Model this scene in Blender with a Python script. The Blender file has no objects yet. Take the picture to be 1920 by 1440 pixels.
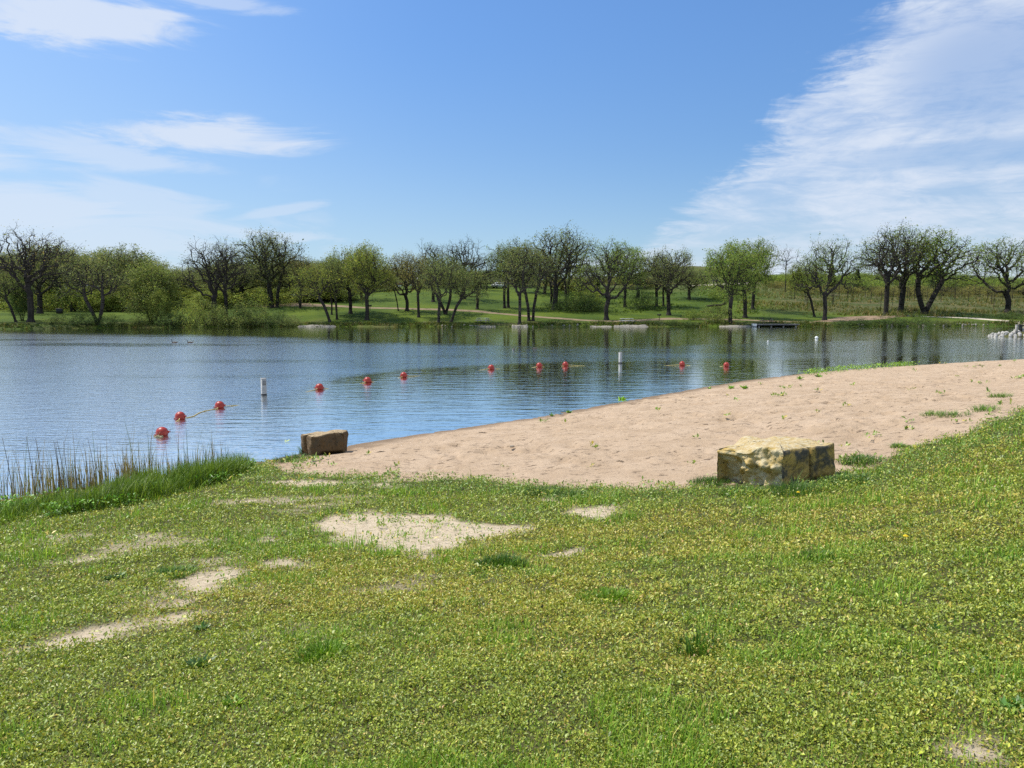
import bpy, math, random
import numpy as np
from mathutils import Vector, Matrix
rng = np.random.default_rng(7)
random.seed(7)
scene = bpy.context.scene
COL = scene.collection
PI = math.pi

# ------------------------------------------------------------------ camera
CAMZ, F, PITCH = 3.1, 1442.0, math.radians(5.66)
def ray(px, py):
    u = (px - 960) / F; v = (720 - py) / F
    return np.array([u, math.cos(PITCH) + v * math.sin(PITCH), -math.sin(PITCH) + v * math.cos(PITCH)])
def at_z(px, py, z):
    d = ray(px, py); t = (z - CAMZ) / d[2]
    return np.array([d[0] * t, d[1] * t, z])
cam = bpy.data.cameras.new('camera'); cam.sensor_width = 36; cam.lens = 36 * F / 1920
cam.clip_start = 0.05; cam.clip_end = 20000
cam_ob = bpy.data.objects.new('camera', cam); COL.objects.link(cam_ob)
cam_ob.location = (0, 0, CAMZ); cam_ob.rotation_euler = (PI / 2 - PITCH, 0, 0)
scene.camera = cam_ob

# ------------------------------------------------------------------ numeric noise
def _h(ix, iy, iz, seed):
    with np.errstate(over='ignore'):
        n = (ix.astype(np.int64) * 374761393 + iy.astype(np.int64) * 668265263 + iz.astype(np.int64) * 2147483647 + seed * 974634777)
        n = (n ^ (n >> 13)) * 1274126177
        n = n ^ (n >> 16)
    return (n & 0xFFFFF) / float(0xFFFFF)
def vnoise3(x, y, z, seed=0):
    x, y, z = np.broadcast_arrays(np.asarray(x, float), np.asarray(y, float), np.asarray(z, float))
    ix, iy, iz = np.floor(x), np.floor(y), np.floor(z)
    fx, fy, fz = x - ix, y - iy, z - iz
    fx = fx * fx * (3 - 2 * fx); fy = fy * fy * (3 - 2 * fy); fz = fz * fz * (3 - 2 * fz)
    r = 0
    for a in (0, 1):
        for b in (0, 1):
            for c in (0, 1):
                w = (fx if a else 1 - fx) * (fy if b else 1 - fy) * (fz if c else 1 - fz)
                r = r + w * _h(ix + a, iy + b, iz + c, seed)
    return r
def vnoise(x, y, seed=0):
    x = np.asarray(x, float); y = np.asarray(y, float)
    ix, iy = np.floor(x), np.floor(y)
    fx, fy = x - ix, y - iy
    fx = fx * fx * (3 - 2 * fx); fy = fy * fy * (3 - 2 * fy)
    z = np.zeros_like(ix)
    return ((1 - fx) * ((1 - fy) * _h(ix, iy, z, seed) + fy * _h(ix, iy + 1, z, seed))
            + fx * ((1 - fy) * _h(ix + 1, iy, z, seed) + fy * _h(ix + 1, iy + 1, z, seed)))
def fbm(x, y, seed=0, oct=4):
    r, a, s = 0, 0.5, 1.0
    for k in range(oct):
        r = r + a * (vnoise(np.asarray(x) * s, np.asarray(y) * s, seed + k * 17) - 0.5) * 2
        a *= 0.5; s *= 2.03
    return r
def fbm3(p, s, seed=0, oct=4):
    r, a = 0, 0.5
    for k in range(oct):
        r = r + a * (vnoise3(p[:, 0] * s, p[:, 1] * s, p[:, 2] * s, seed + k * 17) - 0.5) * 2
        a *= 0.5; s *= 2.03
    return r
def sstep(a, b, x):
    t = np.clip((np.asarray(x, float) - a) / (b - a), 0, 1)
    return t * t * (3 - 2 * t)

# ------------------------------------------------------------------ terrain heights
SHORE_PX = [(0, 938), (150, 914), (300, 890), (440, 872), (520, 861), (570, 848), (655, 834), (800, 812), (900, 798), (1000, 782), (1100, 765),
            (1200, 747), (1300, 729), (1400, 713), (1500, 701), (1600, 692), (1700, 686), (1800, 680), (1920, 674)]
shore = [(-60.0, 2.0), (-40.0, 4.0), (-24.0, 7.0), (-14.0, 10.5)] + [tuple(at_z(a, b, 0)[:2]) for a, b in SHORE_PX] + [(40, 55), (50, 66), (58, 76)]
ctl = [(x, y, 0.0) for x, y in shore]
sa = np.array(shore)
for i in range(len(sa)):                      # lake bed just off the shore, and further out
    t = sa[min(i + 1, len(sa) - 1)] - sa[max(i - 1, 0)]
    n = np.array([-t[1], t[0]]) / np.linalg.norm(t)
    if i % 2 == 0 and i < len(sa) - 2:
        ctl.append((*(sa[i] + n * 4), -0.55)); ctl.append((*(sa[i] + n * 12), -1.4))
for px, py, z in [(0, 985, .33), (250, 950, .33), (480, 893, .22), (700, 905, .38), (1000, 915, .52), (1250, 920, .68), (1465, 915, .82), (1700, 850, 1.0),
                  (1900, 772, 1.25), (0, 1200, .95), (480, 1020, .72), (960, 1020, .86), (1440, 1020, 1.06), (1900, 960, 1.38), (300, 1440, 1.4), (960, 1440, 1.48),
                  (1700, 1440, 1.56), (1900, 1200, 1.52), (1920, 720, .66)]:
    ctl.append(tuple(at_z(px, py, z)))
ctl += [(0, 0, 1.5), (-3, 0, 1.35), (3, 0, 1.62), (-9, 0, .9), (-20, -2, .7), (8, 2, 1.75), (16, 8, 1.7), (26, 20, 1.5), (0, -15, 1.9), (-25, -25, 1.6), (25, -20, 2.2),
        (45, 35, 1.3), (60, 55, 1.1), (70, 80, 1.2), (0, 90, -2), (-50, 90, -2), (-60, 40, -2), (40, 100, -2), (-90, 10, -1.5), (-70, -20, 1), (80, 20, 2), (80, 100, .8), (0, -60, 2.2), (60, -60, 2.5), (-60, -60, 2)]
ctl = np.array(ctl)
def tps_fit(P, z):
    n = len(P); d2 = ((P[:, None] - P[None]) ** 2).sum(-1)
    K = 0.5 * d2 * np.log(d2 + 1e-9) + np.eye(n) * 0.02
    A = np.zeros((n + 3, n + 3)); A[:n, :n] = K; A[:n, n] = 1; A[:n, n + 1:] = P; A[n, :n] = 1; A[n + 1:, :n] = P.T
    return np.linalg.solve(A, np.concatenate([z, np.zeros(3)]))
TP = ctl[:, :2] / 10; TW = tps_fit(TP, ctl[:, 2])
def near_h(x, y):
    x = np.asarray(x, float) / 10; y = np.asarray(y, float) / 10
    r = TW[-3] + TW[-2] * x + TW[-1] * y
    for (a, b), w in zip(TP, TW[:-3]):
        d2 = (x - a) ** 2 + (y - b) ** 2
        r = r + w * 0.5 * d2 * np.log(d2 + 1e-9)
    return np.clip(r, -2, 3.2)
FS_PX = [-3000, -600, 0, 300, 480, 960, 1440, 1920, 2600, 5000]
FS_D = [90, 104, 111.5, 121, 127, 126, 127, 130, 128, 120]
FT = [-300, -9, 0, 2, 6, 12, 22, 50, 90, 130, 200, 400, 4000]
FC = [-600, 300, 600, 840, 1050, 1300, 1600, 1920]
FZ = np.array([[-2, -2, 0, .5, .8, 1.1, 1.8, 2.8, 4, 5, 7, 10, 14], [-2, -2, 0, .5, .8, 1.1, 1.8, 2.8, 4, 5, 7, 10, 14], [-2, -2, 0, .4, .9, 1.8, 3.2, 5.2, 7, 8, 9, 12, 16],
               [-2, -2, 0, .4, .8, 1.6, 2.8, 6.2, 9.6, 11, 12, 14, 18], [-2, -2, 0, .4, .8, 1.4, 2.2, 5.2, 9, 11, 13.5, 16, 18], [-2, -2, 0, .4, .8, 1.3, 2.0, 5.2, 9.5, 12.8, 20.5, 21, 21],
               [-2, -2, 0, .5, .8, 1.0, 1.6, 4, 6.5, 8.5, 12, 15, 17], [-2, -2, 0, .5, .8, 1.0, 1.5, 3.5, 6, 8, 10, 12, 15]])
def far_h(x, y):
    x = np.asarray(x, float); y = np.asarray(y, float)
    yy = np.maximum(y, 20.0); px = 960 + F * x / yy
    t = yy - np.interp(px, FS_PX, FS_D) + 1.2 * fbm(x / 7, y / 7, 3, 3)
    c = np.clip(np.interp(px, FC, np.arange(len(FC))), 0, len(FC) - 1.0001)
    i = c.astype(int); f = c - i; f = f * f * (3 - 2 * f)
    zs = np.stack([np.interp(t, FT, FZ[k]) for k in range(len(FC))])
    z = np.take_along_axis(zs, i[None], 0)[0] * (1 - f) + np.take_along_axis(zs, (i + 1)[None], 0)[0] * f
    z = z + np.where(t > 4, 0.25 * fbm(x / 15, y / 15, 5, 3) * sstep(4, 30, t), 0)
    return np.where(y > 20, z, -2)
def H(x, y):
    x = np.asarray(x, float); y = np.asarray(y, float)
    n = near_h(x, y)
    n = n + np.where(np.hypot(x, y) < 75, .032 * fbm(x * 1.1, y * 1.1, 42, 3) * sstep(.05, .4, n), 0)
    q = ((x - 63.2) / 11.5) ** 2 + ((y - 84) / 4.0) ** 2
    n = np.maximum(n, 0.95 - 1.1 * q)
    w = sstep(85, 105, y)
    n = n * (1 - w) + (-2) * w
    return np.maximum(n, far_h(x, y))
def hit(px, py, lo=1.5, hi=900):
    d = ray(px, py); s = np.geomspace(lo, hi, 6000)
    P = d[None] * s[:, None]; P[:, 2] += CAMZ
    g = P[:, 2] - H(P[:, 0], P[:, 1])
    k = np.argmax(g < 0)
    if g[k] >= 0: k = len(s) - 1
    return P[k]
def gz(x, y): return float(H(np.array([x]), np.array([y]))[0])

def seg_sd(x, y, poly):
    poly = np.asarray(poly)[:, :2]; d = np.full(np.shape(x), 1e9); ins = np.zeros(np.shape(x), bool)
    for a, b in zip(poly, np.roll(poly, -1, 0)):
        e = b - a; L = (e ** 2).sum() + 1e-12
        t = np.clip(((x - a[0]) * e[0] + (y - a[1]) * e[1]) / L, 0, 1)
        d = np.minimum(d, (x - a[0] - t * e[0]) ** 2 + (y - a[1] - t * e[1]) ** 2)
        c = (a[1] > y) != (b[1] > y)
        ins ^= c & (x < (b[0] - a[0]) * (y - a[1]) / (b[1] - a[1] + 1e-12) + a[0])
    d = np.sqrt(d)
    return np.where(ins, -d, d)
def wpoly(px): return np.array([hit(a, b) for a, b in px])
EDGE_PX = [(505, 879), (540, 886), (600, 890), (650, 892), (700, 898), (780, 902), (850, 899), (930, 903), (1000, 912), (1060, 914), (1150, 917), (1250, 918), (1340, 912),
           (1400, 905), (1560, 895), (1620, 877), (1690, 852), (1740, 834), (1790, 820), (1840, 806), (1852, 792), (1880, 780), (1930, 766)]
BEACH = np.concatenate([wpoly(EDGE_PX)[:, :2], [(14, 16), (20, 22), (30, 30), (42, 42), (56, 60), (70, 76)], [(58, 80), (48, 70), (38, 58)],
                        np.array([at_z(a, b, 0)[:2] + np.array([-.6, 1.2]) for a, b in SHORE_PX[::-1] if a >= 520])])
PATCH = [[(565, 986), (605, 962), (700, 957), (835, 963), (910, 980), (990, 990), (945, 1010), (870, 1028), (800, 1054), (735, 1040), (630, 1018)],
         [(1035, 930), (1062, 945), (1120, 950), (1190, 944), (1180, 964), (1120, 976), (1060, 962), (1030, 945)],
         [(700, 908), (780, 910), (770, 917), (705, 917)], [(456, 1020), (480, 1010), (520, 1008), (505, 1020), (470, 1030)],
         [(280, 1134), (325, 1092), (390, 1066), (398, 1046), (445, 1060), (468, 1080), (430, 1104), (350, 1136), (300, 1146)],
         [(-60, 1226), (100, 1192), (200, 1172), (330, 1142), (366, 1146), (250, 1182), (90, 1220), (-60, 1244)], [(500, 1052), (560, 1050), (590, 1062), (520, 1062)],
         [(500, 1102), (540, 1100), (530, 1110)], [(90, 1056), (170, 1044), (250, 1035), (180, 1050)], [(498, 903), (560, 899), (650, 906), (560, 912)],
         [(425, 936), (480, 934), (500, 940), (440, 942)], [(1030, 1040), (1075, 1030), (1060, 1042)], [(1810, 1416), (1848, 1406), (1858, 1436), (1826, 1442)], [(-60, 1140), (40, 1130), (20, 1142)]]
PATCHW = [wpoly(p)[:, :2] for p in PATCH]
def masks(x, y):
    """beach sand, bare-patch sand (0..1)"""
    wob = 0.20 * fbm(x * 1.6, y * 1.6, 21, 4) + 0.16 * fbm(x * 5, y * 5, 22, 3)
    b = sstep(0.10, -0.10, seg_sd(x, y, BEACH) + wob * 1.2)
    p = np.zeros(np.shape(x))
    for w in PATCHW:
        p = np.maximum(p, sstep(0.11, -0.19, seg_sd(x, y, w) + wob * 1.35))
    thin = sstep(.10, .42, fbm(x / 1.3 + 5, y / .7, 23, 4)) * sstep(.6, -1.2, x) * sstep(3.6, 5.2, y) * (y < 13)
    p = np.maximum(p, .62 * thin)
    return b, p

# ------------------------------------------------------------------ mesh and property helpers
def mesh_np(name, V, faces, mat=None, smooth=True, attrs=None, cols=None):
    V = np.asarray(V, np.float32).reshape(-1, 3)
    if isinstance(faces, np.ndarray): faces = [faces]
    me = bpy.data.meshes.new(name)
    me.vertices.add(len(V)); me.vertices.foreach_set('co', V.ravel())
    li = np.concatenate([f.ravel() for f in faces]).astype(np.int32)
    tot = np.concatenate([np.full(len(f), f.shape[1], np.int32) for f in faces])
    me.loops.add(len(li)); me.loops.foreach_set('vertex_index', li)
    me.polygons.add(len(tot)); me.polygons.foreach_set('loop_start', np.concatenate([[0], np.cumsum(tot)[:-1]]).astype(np.int32))
    me.update(calc_edges=True)
    if smooth: me.polygons.foreach_set('use_smooth', np.ones(len(tot), bool))
    for k, v in (attrs or {}).items():
        a = me.attributes.new(k, 'FLOAT', 'POINT'); a.data.foreach_set('value', np.asarray(v, np.float32).ravel())
    if cols is not None:
        a = me.attributes.new('Col', 'FLOAT_COLOR', 'POINT')
        a.data.foreach_set('color', np.concatenate([np.asarray(cols, np.float32), np.ones((len(V), 1), np.float32)], 1).ravel())
    if mat: me.materials.append(mat)
    return me
def add(name, me, parent=None, loc=None, rot=None, scale=None, label=None, cat=None, group=None, kind=None):
    o = bpy.data.objects.new(name, me); COL.objects.link(o)
    if parent is not None: o.parent = parent
    if loc is not None: o.location = tuple(float(v) for v in loc)
    if rot is not None: o.rotation_euler = rot
    if scale is not None: o.scale = scale
    if label: o['label'] = label
    if cat: o['category'] = cat
    if group: o['group'] = group
    if kind: o['kind'] = kind
    return o
def thing(name, label, cat, loc, rz=0, group=None, scale=None):
    return add(name, None, None, loc, (0, 0, rz), scale, label, cat, group)
class MB:
    """collects simple shapes into one mesh"""
    def __init__(s): s.v = []; s.f = {}; s.n = 0
    def put(s, V, Fs):
        V = np.asarray(V, float); s.v.append(V)
        for f in Fs: s.f.setdefault(len(f), []).append([i + s.n for i in f])
        s.n += len(V)
    def box(s, c, size, rot=None, bev=0.0):
        x, y, z = np.array(size) / 2; b = bev
        if b <= 0:
            V = np.array([(i * x, j * y, k * z) for i in (-1, 1) for j in (-1, 1) for k in (-1, 1)])
            Fs = [(0, 1, 3, 2), (4, 6, 7, 5), (0, 4, 5, 1), (2, 3, 7, 6), (0, 2, 6, 4), (1, 5, 7, 3)]
        else:
            ring = [(x - b, y), (-x + b, y), (-x, y - b), (-x, -y + b), (-x + b, -y), (x - b, -y), (x, -y + b), (x, y - b)]
            ins = [(px * (1 - b / x), py * (1 - b / y)) for px, py in ring]
            V = np.array([(*p, -z) for p in ins] + [(*p, -z + b) for p in ring] + [(*p, z - b) for p in ring] + [(*p, z) for p in ins])
            Fs = [tuple(range(7, -1, -1)), tuple(range(24, 32))] + [(r * 8 + i, r * 8 + (i + 1) % 8, r * 8 + 8 + (i + 1) % 8, r * 8 + 8 + i) for r in range(3) for i in range(8)]
        if rot is not None: V = V @ np.array(rot.to_3x3()).T
        s.put(V + np.array(c), Fs); return s
    def tube(s, pts, rad, n=8, caps=True):
        pts = np.asarray(pts, float); rad = np.broadcast_to(np.asarray(rad, float), (len(pts),)); V = []
        for i, p in enumerate(pts):
            t = pts[min(i + 1, len(pts) - 1)] - pts[max(i - 1, 0)]; t /= np.linalg.norm(t) + 1e-9
            a = np.cross(t, (0, 0, 1) if abs(t[2]) < .9 else (1, 0, 0)); a /= np.linalg.norm(a); b = np.cross(t, a)
            V += [p + rad[i] * (math.cos(2 * PI * k / n) * a + math.sin(2 * PI * k / n) * b) for k in range(n)]
        Fs = [(i * n + k, i * n + (k + 1) % n, (i + 1) * n + (k + 1) % n, (i + 1) * n + k) for i in range(len(pts) - 1) for k in range(n)]
        if caps: Fs += [tuple(range(n - 1, -1, -1)), tuple((len(pts) - 1) * n + k for k in range(n))]
        s.put(V, Fs); return s
    def ball(s, c, r, nu=20, nv=12):
        r = np.broadcast_to(np.asarray(r, float), (3,)); V = []
        for j in range(nv + 1):
            th = PI * j / nv
            V += [(math.sin(th) * math.cos(2 * PI * i / nu), math.sin(th) * math.sin(2 * PI * i / nu), math.cos(th)) for i in range(nu)]
        Fs = [(j * nu + i, (j + 1) * nu + i, (j + 1) * nu + (i + 1) % nu, j * nu + (i + 1) % nu) for j in range(nv) for i in range(nu)]
        s.put(np.array(V) * r + np.array(c), Fs); return s
    def mesh(s, name, mat, smooth=False):
        me = mesh_np(name, np.concatenate(s.v), [np.array(v) for v in s.f.values()], mat, smooth)
        return me

# ------------------------------------------------------------------ node helpers
def new_mat(name):
    m = bpy.data.materials.new(name); m.use_nodes = True; nt = m.node_tree; nt.nodes.clear()
    return m, nt, nt.nodes.new('ShaderNodeOutputMaterial')
def lk(nt, a, b): nt.links.new(a, b)
def setin(nt, sock, v):
    if isinstance(v, bpy.types.NodeSocket): nt.links.new(v, sock)
    elif isinstance(v, (tuple, list)) and sock.type == 'RGBA' and len(v) == 3: sock.default_value = (*v, 1)
    else: sock.default_value = v
def M(nt, op, a, b=None, c=None, clamp=False):
    n = nt.nodes.new('ShaderNodeMath'); n.operation = op; n.use_clamp = clamp
    for i, v in enumerate((a, b, c)):
        if v is not None: setin(nt, n.inputs[i], v)
    return n.outputs[0]
def NOISE(nt, vec, scale, detail=4, rough=.55, dist=0.0):
    n = nt.nodes.new('ShaderNodeTexNoise'); n.inputs['Scale'].default_value = scale; n.inputs['Detail'].default_value = detail
    n.inputs['Roughness'].default_value = rough; n.inputs['Distortion'].default_value = dist
    if vec is not None: nt.links.new(vec, n.inputs['Vector'])
    return n.outputs['Fac']
def VORO(nt, vec, scale, feature='F1'):
    n = nt.nodes.new('ShaderNodeTexVoronoi'); n.feature = feature; n.inputs['Scale'].default_value = scale
    nt.links.new(vec, n.inputs['Vector']); return n.outputs['Distance']
def MAPR(nt, v, a, b, c=0.0, d=1.0, smooth=True):
    n = nt.nodes.new('ShaderNodeMapRange'); n.interpolation_type = 'SMOOTHSTEP' if smooth else 'LINEAR'
    for k, x in zip(('From Min', 'From Max', 'To Min', 'To Max'), (a, b, c, d)): setin(nt, n.inputs[k], x)
    setin(nt, n.inputs['Value'], v); return n.outputs['Result']
def MIX(nt, f, a, b, mode='MIX'):
    n = nt.nodes.new('ShaderNodeMix'); n.data_type = 'RGBA'; n.blend_type = mode
    setin(nt, n.inputs[0], f); setin(nt, n.inputs[6], a); setin(nt, n.inputs[7], b); return n.outputs[2]
def ATTR(nt, name, col=False):
    n = nt.nodes.new('ShaderNodeAttribute'); n.attribute_name = name; return n.outputs['Color' if col else 'Fac']
def MAPV(nt, vec, scale=(1, 1, 1), rot=(0, 0, 0), loc=(0, 0, 0)):
    n = nt.nodes.new('ShaderNodeMapping'); n.inputs['Scale'].default_value = scale; n.inputs['Rotation'].default_value = rot; n.inputs['Location'].default_value = loc
    nt.links.new(vec, n.inputs['Vector']); return n.outputs[0]
def TC(nt, k='Object'): return nt.nodes.new('ShaderNodeTexCoord').outputs[k]
def POS(nt): return nt.nodes.new('ShaderNodeNewGeometry').outputs['Position']
def BUMP(nt, h, strength, dist, normal=None):
    n = nt.nodes.new('ShaderNodeBump'); setin(nt, n.inputs['Strength'], strength); setin(nt, n.inputs['Distance'], dist)
    nt.links.new(h, n.inputs['Height'])
    if normal is not None: nt.links.new(normal, n.inputs['Normal'])
    return n.outputs[0]
def PRIN(nt, base, rough=.7, normal=None, spec=.5, **kw):
    n = nt.nodes.new('ShaderNodeBsdfPrincipled'); setin(nt, n.inputs['Base Color'], base); setin(nt, n.inputs['Roughness'], rough)
    setin(nt, n.inputs['Specular IOR Level'], spec)
    for k, v in kw.items(): setin(nt, n.inputs[k.replace('_', ' ')], v)
    if normal is not None: nt.links.new(normal, n.inputs['Normal'])
    return n.outputs[0]
def simple(name, col, rough=.6, var=.25, scale=8, bump=.0, bscale=30, spec=.4, dirt=None):
    m, nt, out = new_mat(name); p = TC(nt)
    n = NOISE(nt, p, scale, 5)
    c = MIX(nt, MAPR(nt, n, .3, .7), tuple(v * (1 - var) for v in col), tuple(min(1, v * (1 + var)) for v in col))
    if dirt: c = MIX(nt, MAPR(nt, NOISE(nt, p, scale * 2.3, 6, .65), .52, .68), c, dirt)
    nm = BUMP(nt, NOISE(nt, p, bscale, 5), 1.0, bump) if bump else None
    lk(nt, PRIN(nt, c, rough, nm, spec), out.inputs[0]); return m
def leaf_mat(name, col=None, trans=.35, rough=.55, spec=.3, tint=(1.0, 1.0, .7)):
    """leaf: reflects and lets light through; colour from the per-leaf attribute, times a tone"""
    m, nt, out = new_mat(name)
    c = ATTR(nt, 'Col', True)
    if col: c = MIX(nt, 1.0, c, col, 'MULTIPLY')
    p = PRIN(nt, c, rough, None, spec)
    t = nt.nodes.new('ShaderNodeBsdfTranslucent'); lk(nt, MIX(nt, 1.0, c, tint, 'MULTIPLY'), t.inputs[0])
    mx = nt.nodes.new('ShaderNodeMixShader'); mx.inputs[0].default_value = trans
    lk(nt, p, mx.inputs[1]); lk(nt, t.outputs[0], mx.inputs[2]); lk(nt, mx.outputs[0], out.inputs[0]); return m

# ------------------------------------------------------------------ sun, sky and clouds
SUN_AZ, SUN_EL = math.radians(-66), math.radians(59)      # azimuth from +Y, negative to the left
sd = Vector((math.sin(SUN_AZ) * math.cos(SUN_EL), math.cos(SUN_AZ) * math.cos(SUN_EL), math.sin(SUN_EL)))
sun = bpy.data.lights.new('sun', 'SUN'); sun.energy = 4.8; sun.angle = math.radians(.53); sun.color = (1, .95, .87)
so = bpy.data.objects.new('sun', sun); COL.objects.link(so); so.rotation_euler = sd.to_track_quat('Z', 'Y').to_euler()
def azel(px, py):
    d = ray(px, py); d = d / np.linalg.norm(d)
    return math.atan2(d[0], d[1]), math.asin(d[2])
world = bpy.data.worlds.new('World'); scene.world = world; world.use_nodes = True
wn = world.node_tree; wn.nodes.clear()
wo = wn.nodes.new('ShaderNodeOutputWorld'); bg = wn.nodes.new('ShaderNodeBackground'); lk(wn, bg.outputs[0], wo.inputs[0])
SKY_STR = .10
bg.inputs['Strength'].default_value = SKY_STR
sky = wn.nodes.new('ShaderNodeTexSky'); sky.sky_type = 'NISHITA'; sky.sun_disc = False
sky.sun_elevation = SUN_EL; sky.sun_rotation = SUN_AZ; sky.altitude = 300; sky.air_density = 1.0; sky.dust_density = .6; sky.ozone_density = 2.5
dirv = TC(wn, 'Generated')
sep = wn.nodes.new('ShaderNodeSeparateXYZ'); lk(wn, dirv, sep.inputs[0])
AZ = M(wn, 'ARCTAN2', sep.outputs[0], sep.outputs[1]); EL = M(wn, 'ARCSINE', sep.outputs[2])
cmb = wn.nodes.new('ShaderNodeCombineXYZ'); lk(wn, AZ, cmb.inputs[0]); lk(wn, EL, cmb.inputs[1])
AE = cmb.outputs[0]
def curve(x, pts):
    n = wn.nodes.new('ShaderNodeFloatCurve'); c = n.mapping.curves[0]
    c.points[0].location = pts[0]; c.points[1].location = pts[-1]
    for p in pts[1:-1]: c.points.new(*p)
    n.mapping.update(); lk(wn, x, n.inputs['Value']); return n.outputs[0]
# big cirrus fan on the right: its left edge is a curve of azimuth over elevation
edge = sorted([(azel(a, b)[1], azel(a, b)[0]) for a, b in [(1690, -40), (1640, 10), (1560, 75), (1480, 165), (1420, 225), (1400, 280), (1325, 340), (1262, 390), (1240, 420), (1180, 465), (1060, 490)]])
edge = [(0, edge[0][1] - .04)] + edge + [(.8, .78)]
azb = curve(M(wn, 'DIVIDE', EL, .8, clamp=True), [(e / .8, max(a, 0)) for e, a in edge])
fine = NOISE(wn, MAPV(wn, AE, (7, 17, 1), (0, 0, .55)), 1.0, 8, .62, .8)
med = NOISE(wn, MAPV(wn, AE, (3.2, 11, 1), (0, 0, .18), (.3, .1, 0)), 1.0, 7, .58, .6)
wisp = NOISE(wn, MAPV(wn, AE, (5, 26, 1), (0, 0, .06), (.7, .2, 0)), 1.0, 9, .62, 1.1)
rip = NOISE(wn, MAPV(wn, AE, (15, 75, 1), (0, 0, .35)), 1.0, 9, .66, 1.2)
off = M(wn, 'SUBTRACT', AZ, azb)
off = M(wn, 'ADD', off, M(wn, 'MULTIPLY', M(wn, 'SUBTRACT', fine, .5), .16))
off = M(wn, 'ADD', off, M(wn, 'MULTIPLY', M(wn, 'SUBTRACT', rip, .5), .09))
body = MAPR(wn, off, -.003, .055)
tex = M(wn, 'ADD', M(wn, 'MULTIPLY', med, 1.25), M(wn, 'MULTIPLY', fine, .85))
tex = M(wn, 'ADD', tex, M(wn, 'MULTIPLY', rip, .62))
cir = M(wn, 'MULTIPLY', body, MAPR(wn, tex, 1.06, 1.62, .28, .90))
hole = MAPR(wn, M(wn, 'ADD', M(wn, 'POWER', M(wn, 'DIVIDE', M(wn, 'SUBTRACT', AZ, azel(1860, 140)[0]), .10), 2), M(wn, 'POWER', M(wn, 'DIVIDE', M(wn, 'SUBTRACT', EL, azel(1860, 130)[1]), .06), 2)), 0, 1.6, .45, 1.0)
cir = M(wn, 'MULTIPLY', cir, hole)
hole2 = MAPR(wn, M(wn, 'ADD', M(wn, 'POWER', M(wn, 'DIVIDE', M(wn, 'SUBTRACT', AZ, azel(1850, 285)[0]), .16), 2), M(wn, 'POWER', M(wn, 'DIVIDE', M(wn, 'SUBTRACT', EL, azel(1850, 285)[1]), .016), 2)), 0, 1.5, .45, 1.0)
cir = M(wn, 'MULTIPLY', cir, hole2)
def blob(px, py, wx, wy, tilt, amp, lo=.42, hi=.70):
    a, e = azel(px, py)
    da = M(wn, 'SUBTRACT', AZ, a); de = M(wn, 'SUBTRACT', EL, e)
    de = M(wn, 'ADD', de, M(wn, 'MULTIPLY', da, tilt))
    q = M(wn, 'ADD', M(wn, 'POWER', M(wn, 'DIVIDE', da, wx / F), 2), M(wn, 'POWER', M(wn, 'DIVIDE', de, wy / F), 2))
    g = M(wn, 'EXPONENT', M(wn, 'MULTIPLY', q, -1.0))
    s = M(wn, 'ADD', M(wn, 'MULTIPLY', med, .9), M(wn, 'MULTIPLY', wisp, 2.1))
    v = M(wn, 'ADD', M(wn, 'MULTIPLY', g, .95), M(wn, 'SUBTRACT', s, 1.72))
    return M(wn, 'MULTIPLY', M(wn, 'MULTIPLY', MAPR(wn, v, .0, .62), MAPR(wn, g, .05, .4)), amp)
tot = cir
for b in [(375, 258, 190, 34, -.02, .8), (180, 285, 230, 26, .10, .5), (110, 30, 190, 44, -.03, .8), (420, 8, 120, 12, 0, .45), (40, 395, 170, 52, .0, .62), (270, 378, 150, 30, .10, .45),
          (520, 395, 110, 10, -.22, .4), (90, 440, 420, 60, 0, .5), (-400, 250, 300, 60, 0, .7), (560, 445, 90, 12, 0, .45)]:
    tot = M(wn, 'MAXIMUM', tot, blob(*b))
tot = M(wn, 'MULTIPLY', tot, MAPR(wn, EL, .0, .03), clamp=True)
CL = tuple(v / SKY_STR for v in (.70, .765, .875))
# a thin milky veil low on the left, towards the sun
veil = M(wn, 'MULTIPLY', MAPR(wn, AZ, .55, -.75), MAPR(wn, EL, .34, .0))
hz = MAPR(wn, EL, .20, -.01)
hsv = wn.nodes.new('ShaderNodeHueSaturation'); hsv.inputs['Saturation'].default_value = 1.12; hsv.inputs['Value'].default_value = 1.0; lk(wn, sky.outputs[0], hsv.inputs['Color'])
tin = MIX(wn, 1.0, hsv.outputs[0], MIX(wn, MAPR(wn, EL, .05, .40), (.86, 1.0, 1.16), (1.13, 1.32, 1.52)), 'MULTIPLY')
c0 = MIX(wn, M(wn, 'MULTIPLY', veil, .45), tin, tuple(v / SKY_STR for v in (.56, .72, .86)))
c0 = MIX(wn, M(wn, 'MULTIPLY', MAPR(wn, AZ, -.05, -.95), .42), c0, tuple(v / SKY_STR for v in (.52, .70, .92)))
c0 = MIX(wn, M(wn, 'MULTIPLY', hz, .25), c0, tuple(v / SKY_STR for v in (.46, .61, .80)))
lk(wn, MIX(wn, tot, c0, CL), bg.inputs['Color'])

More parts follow.
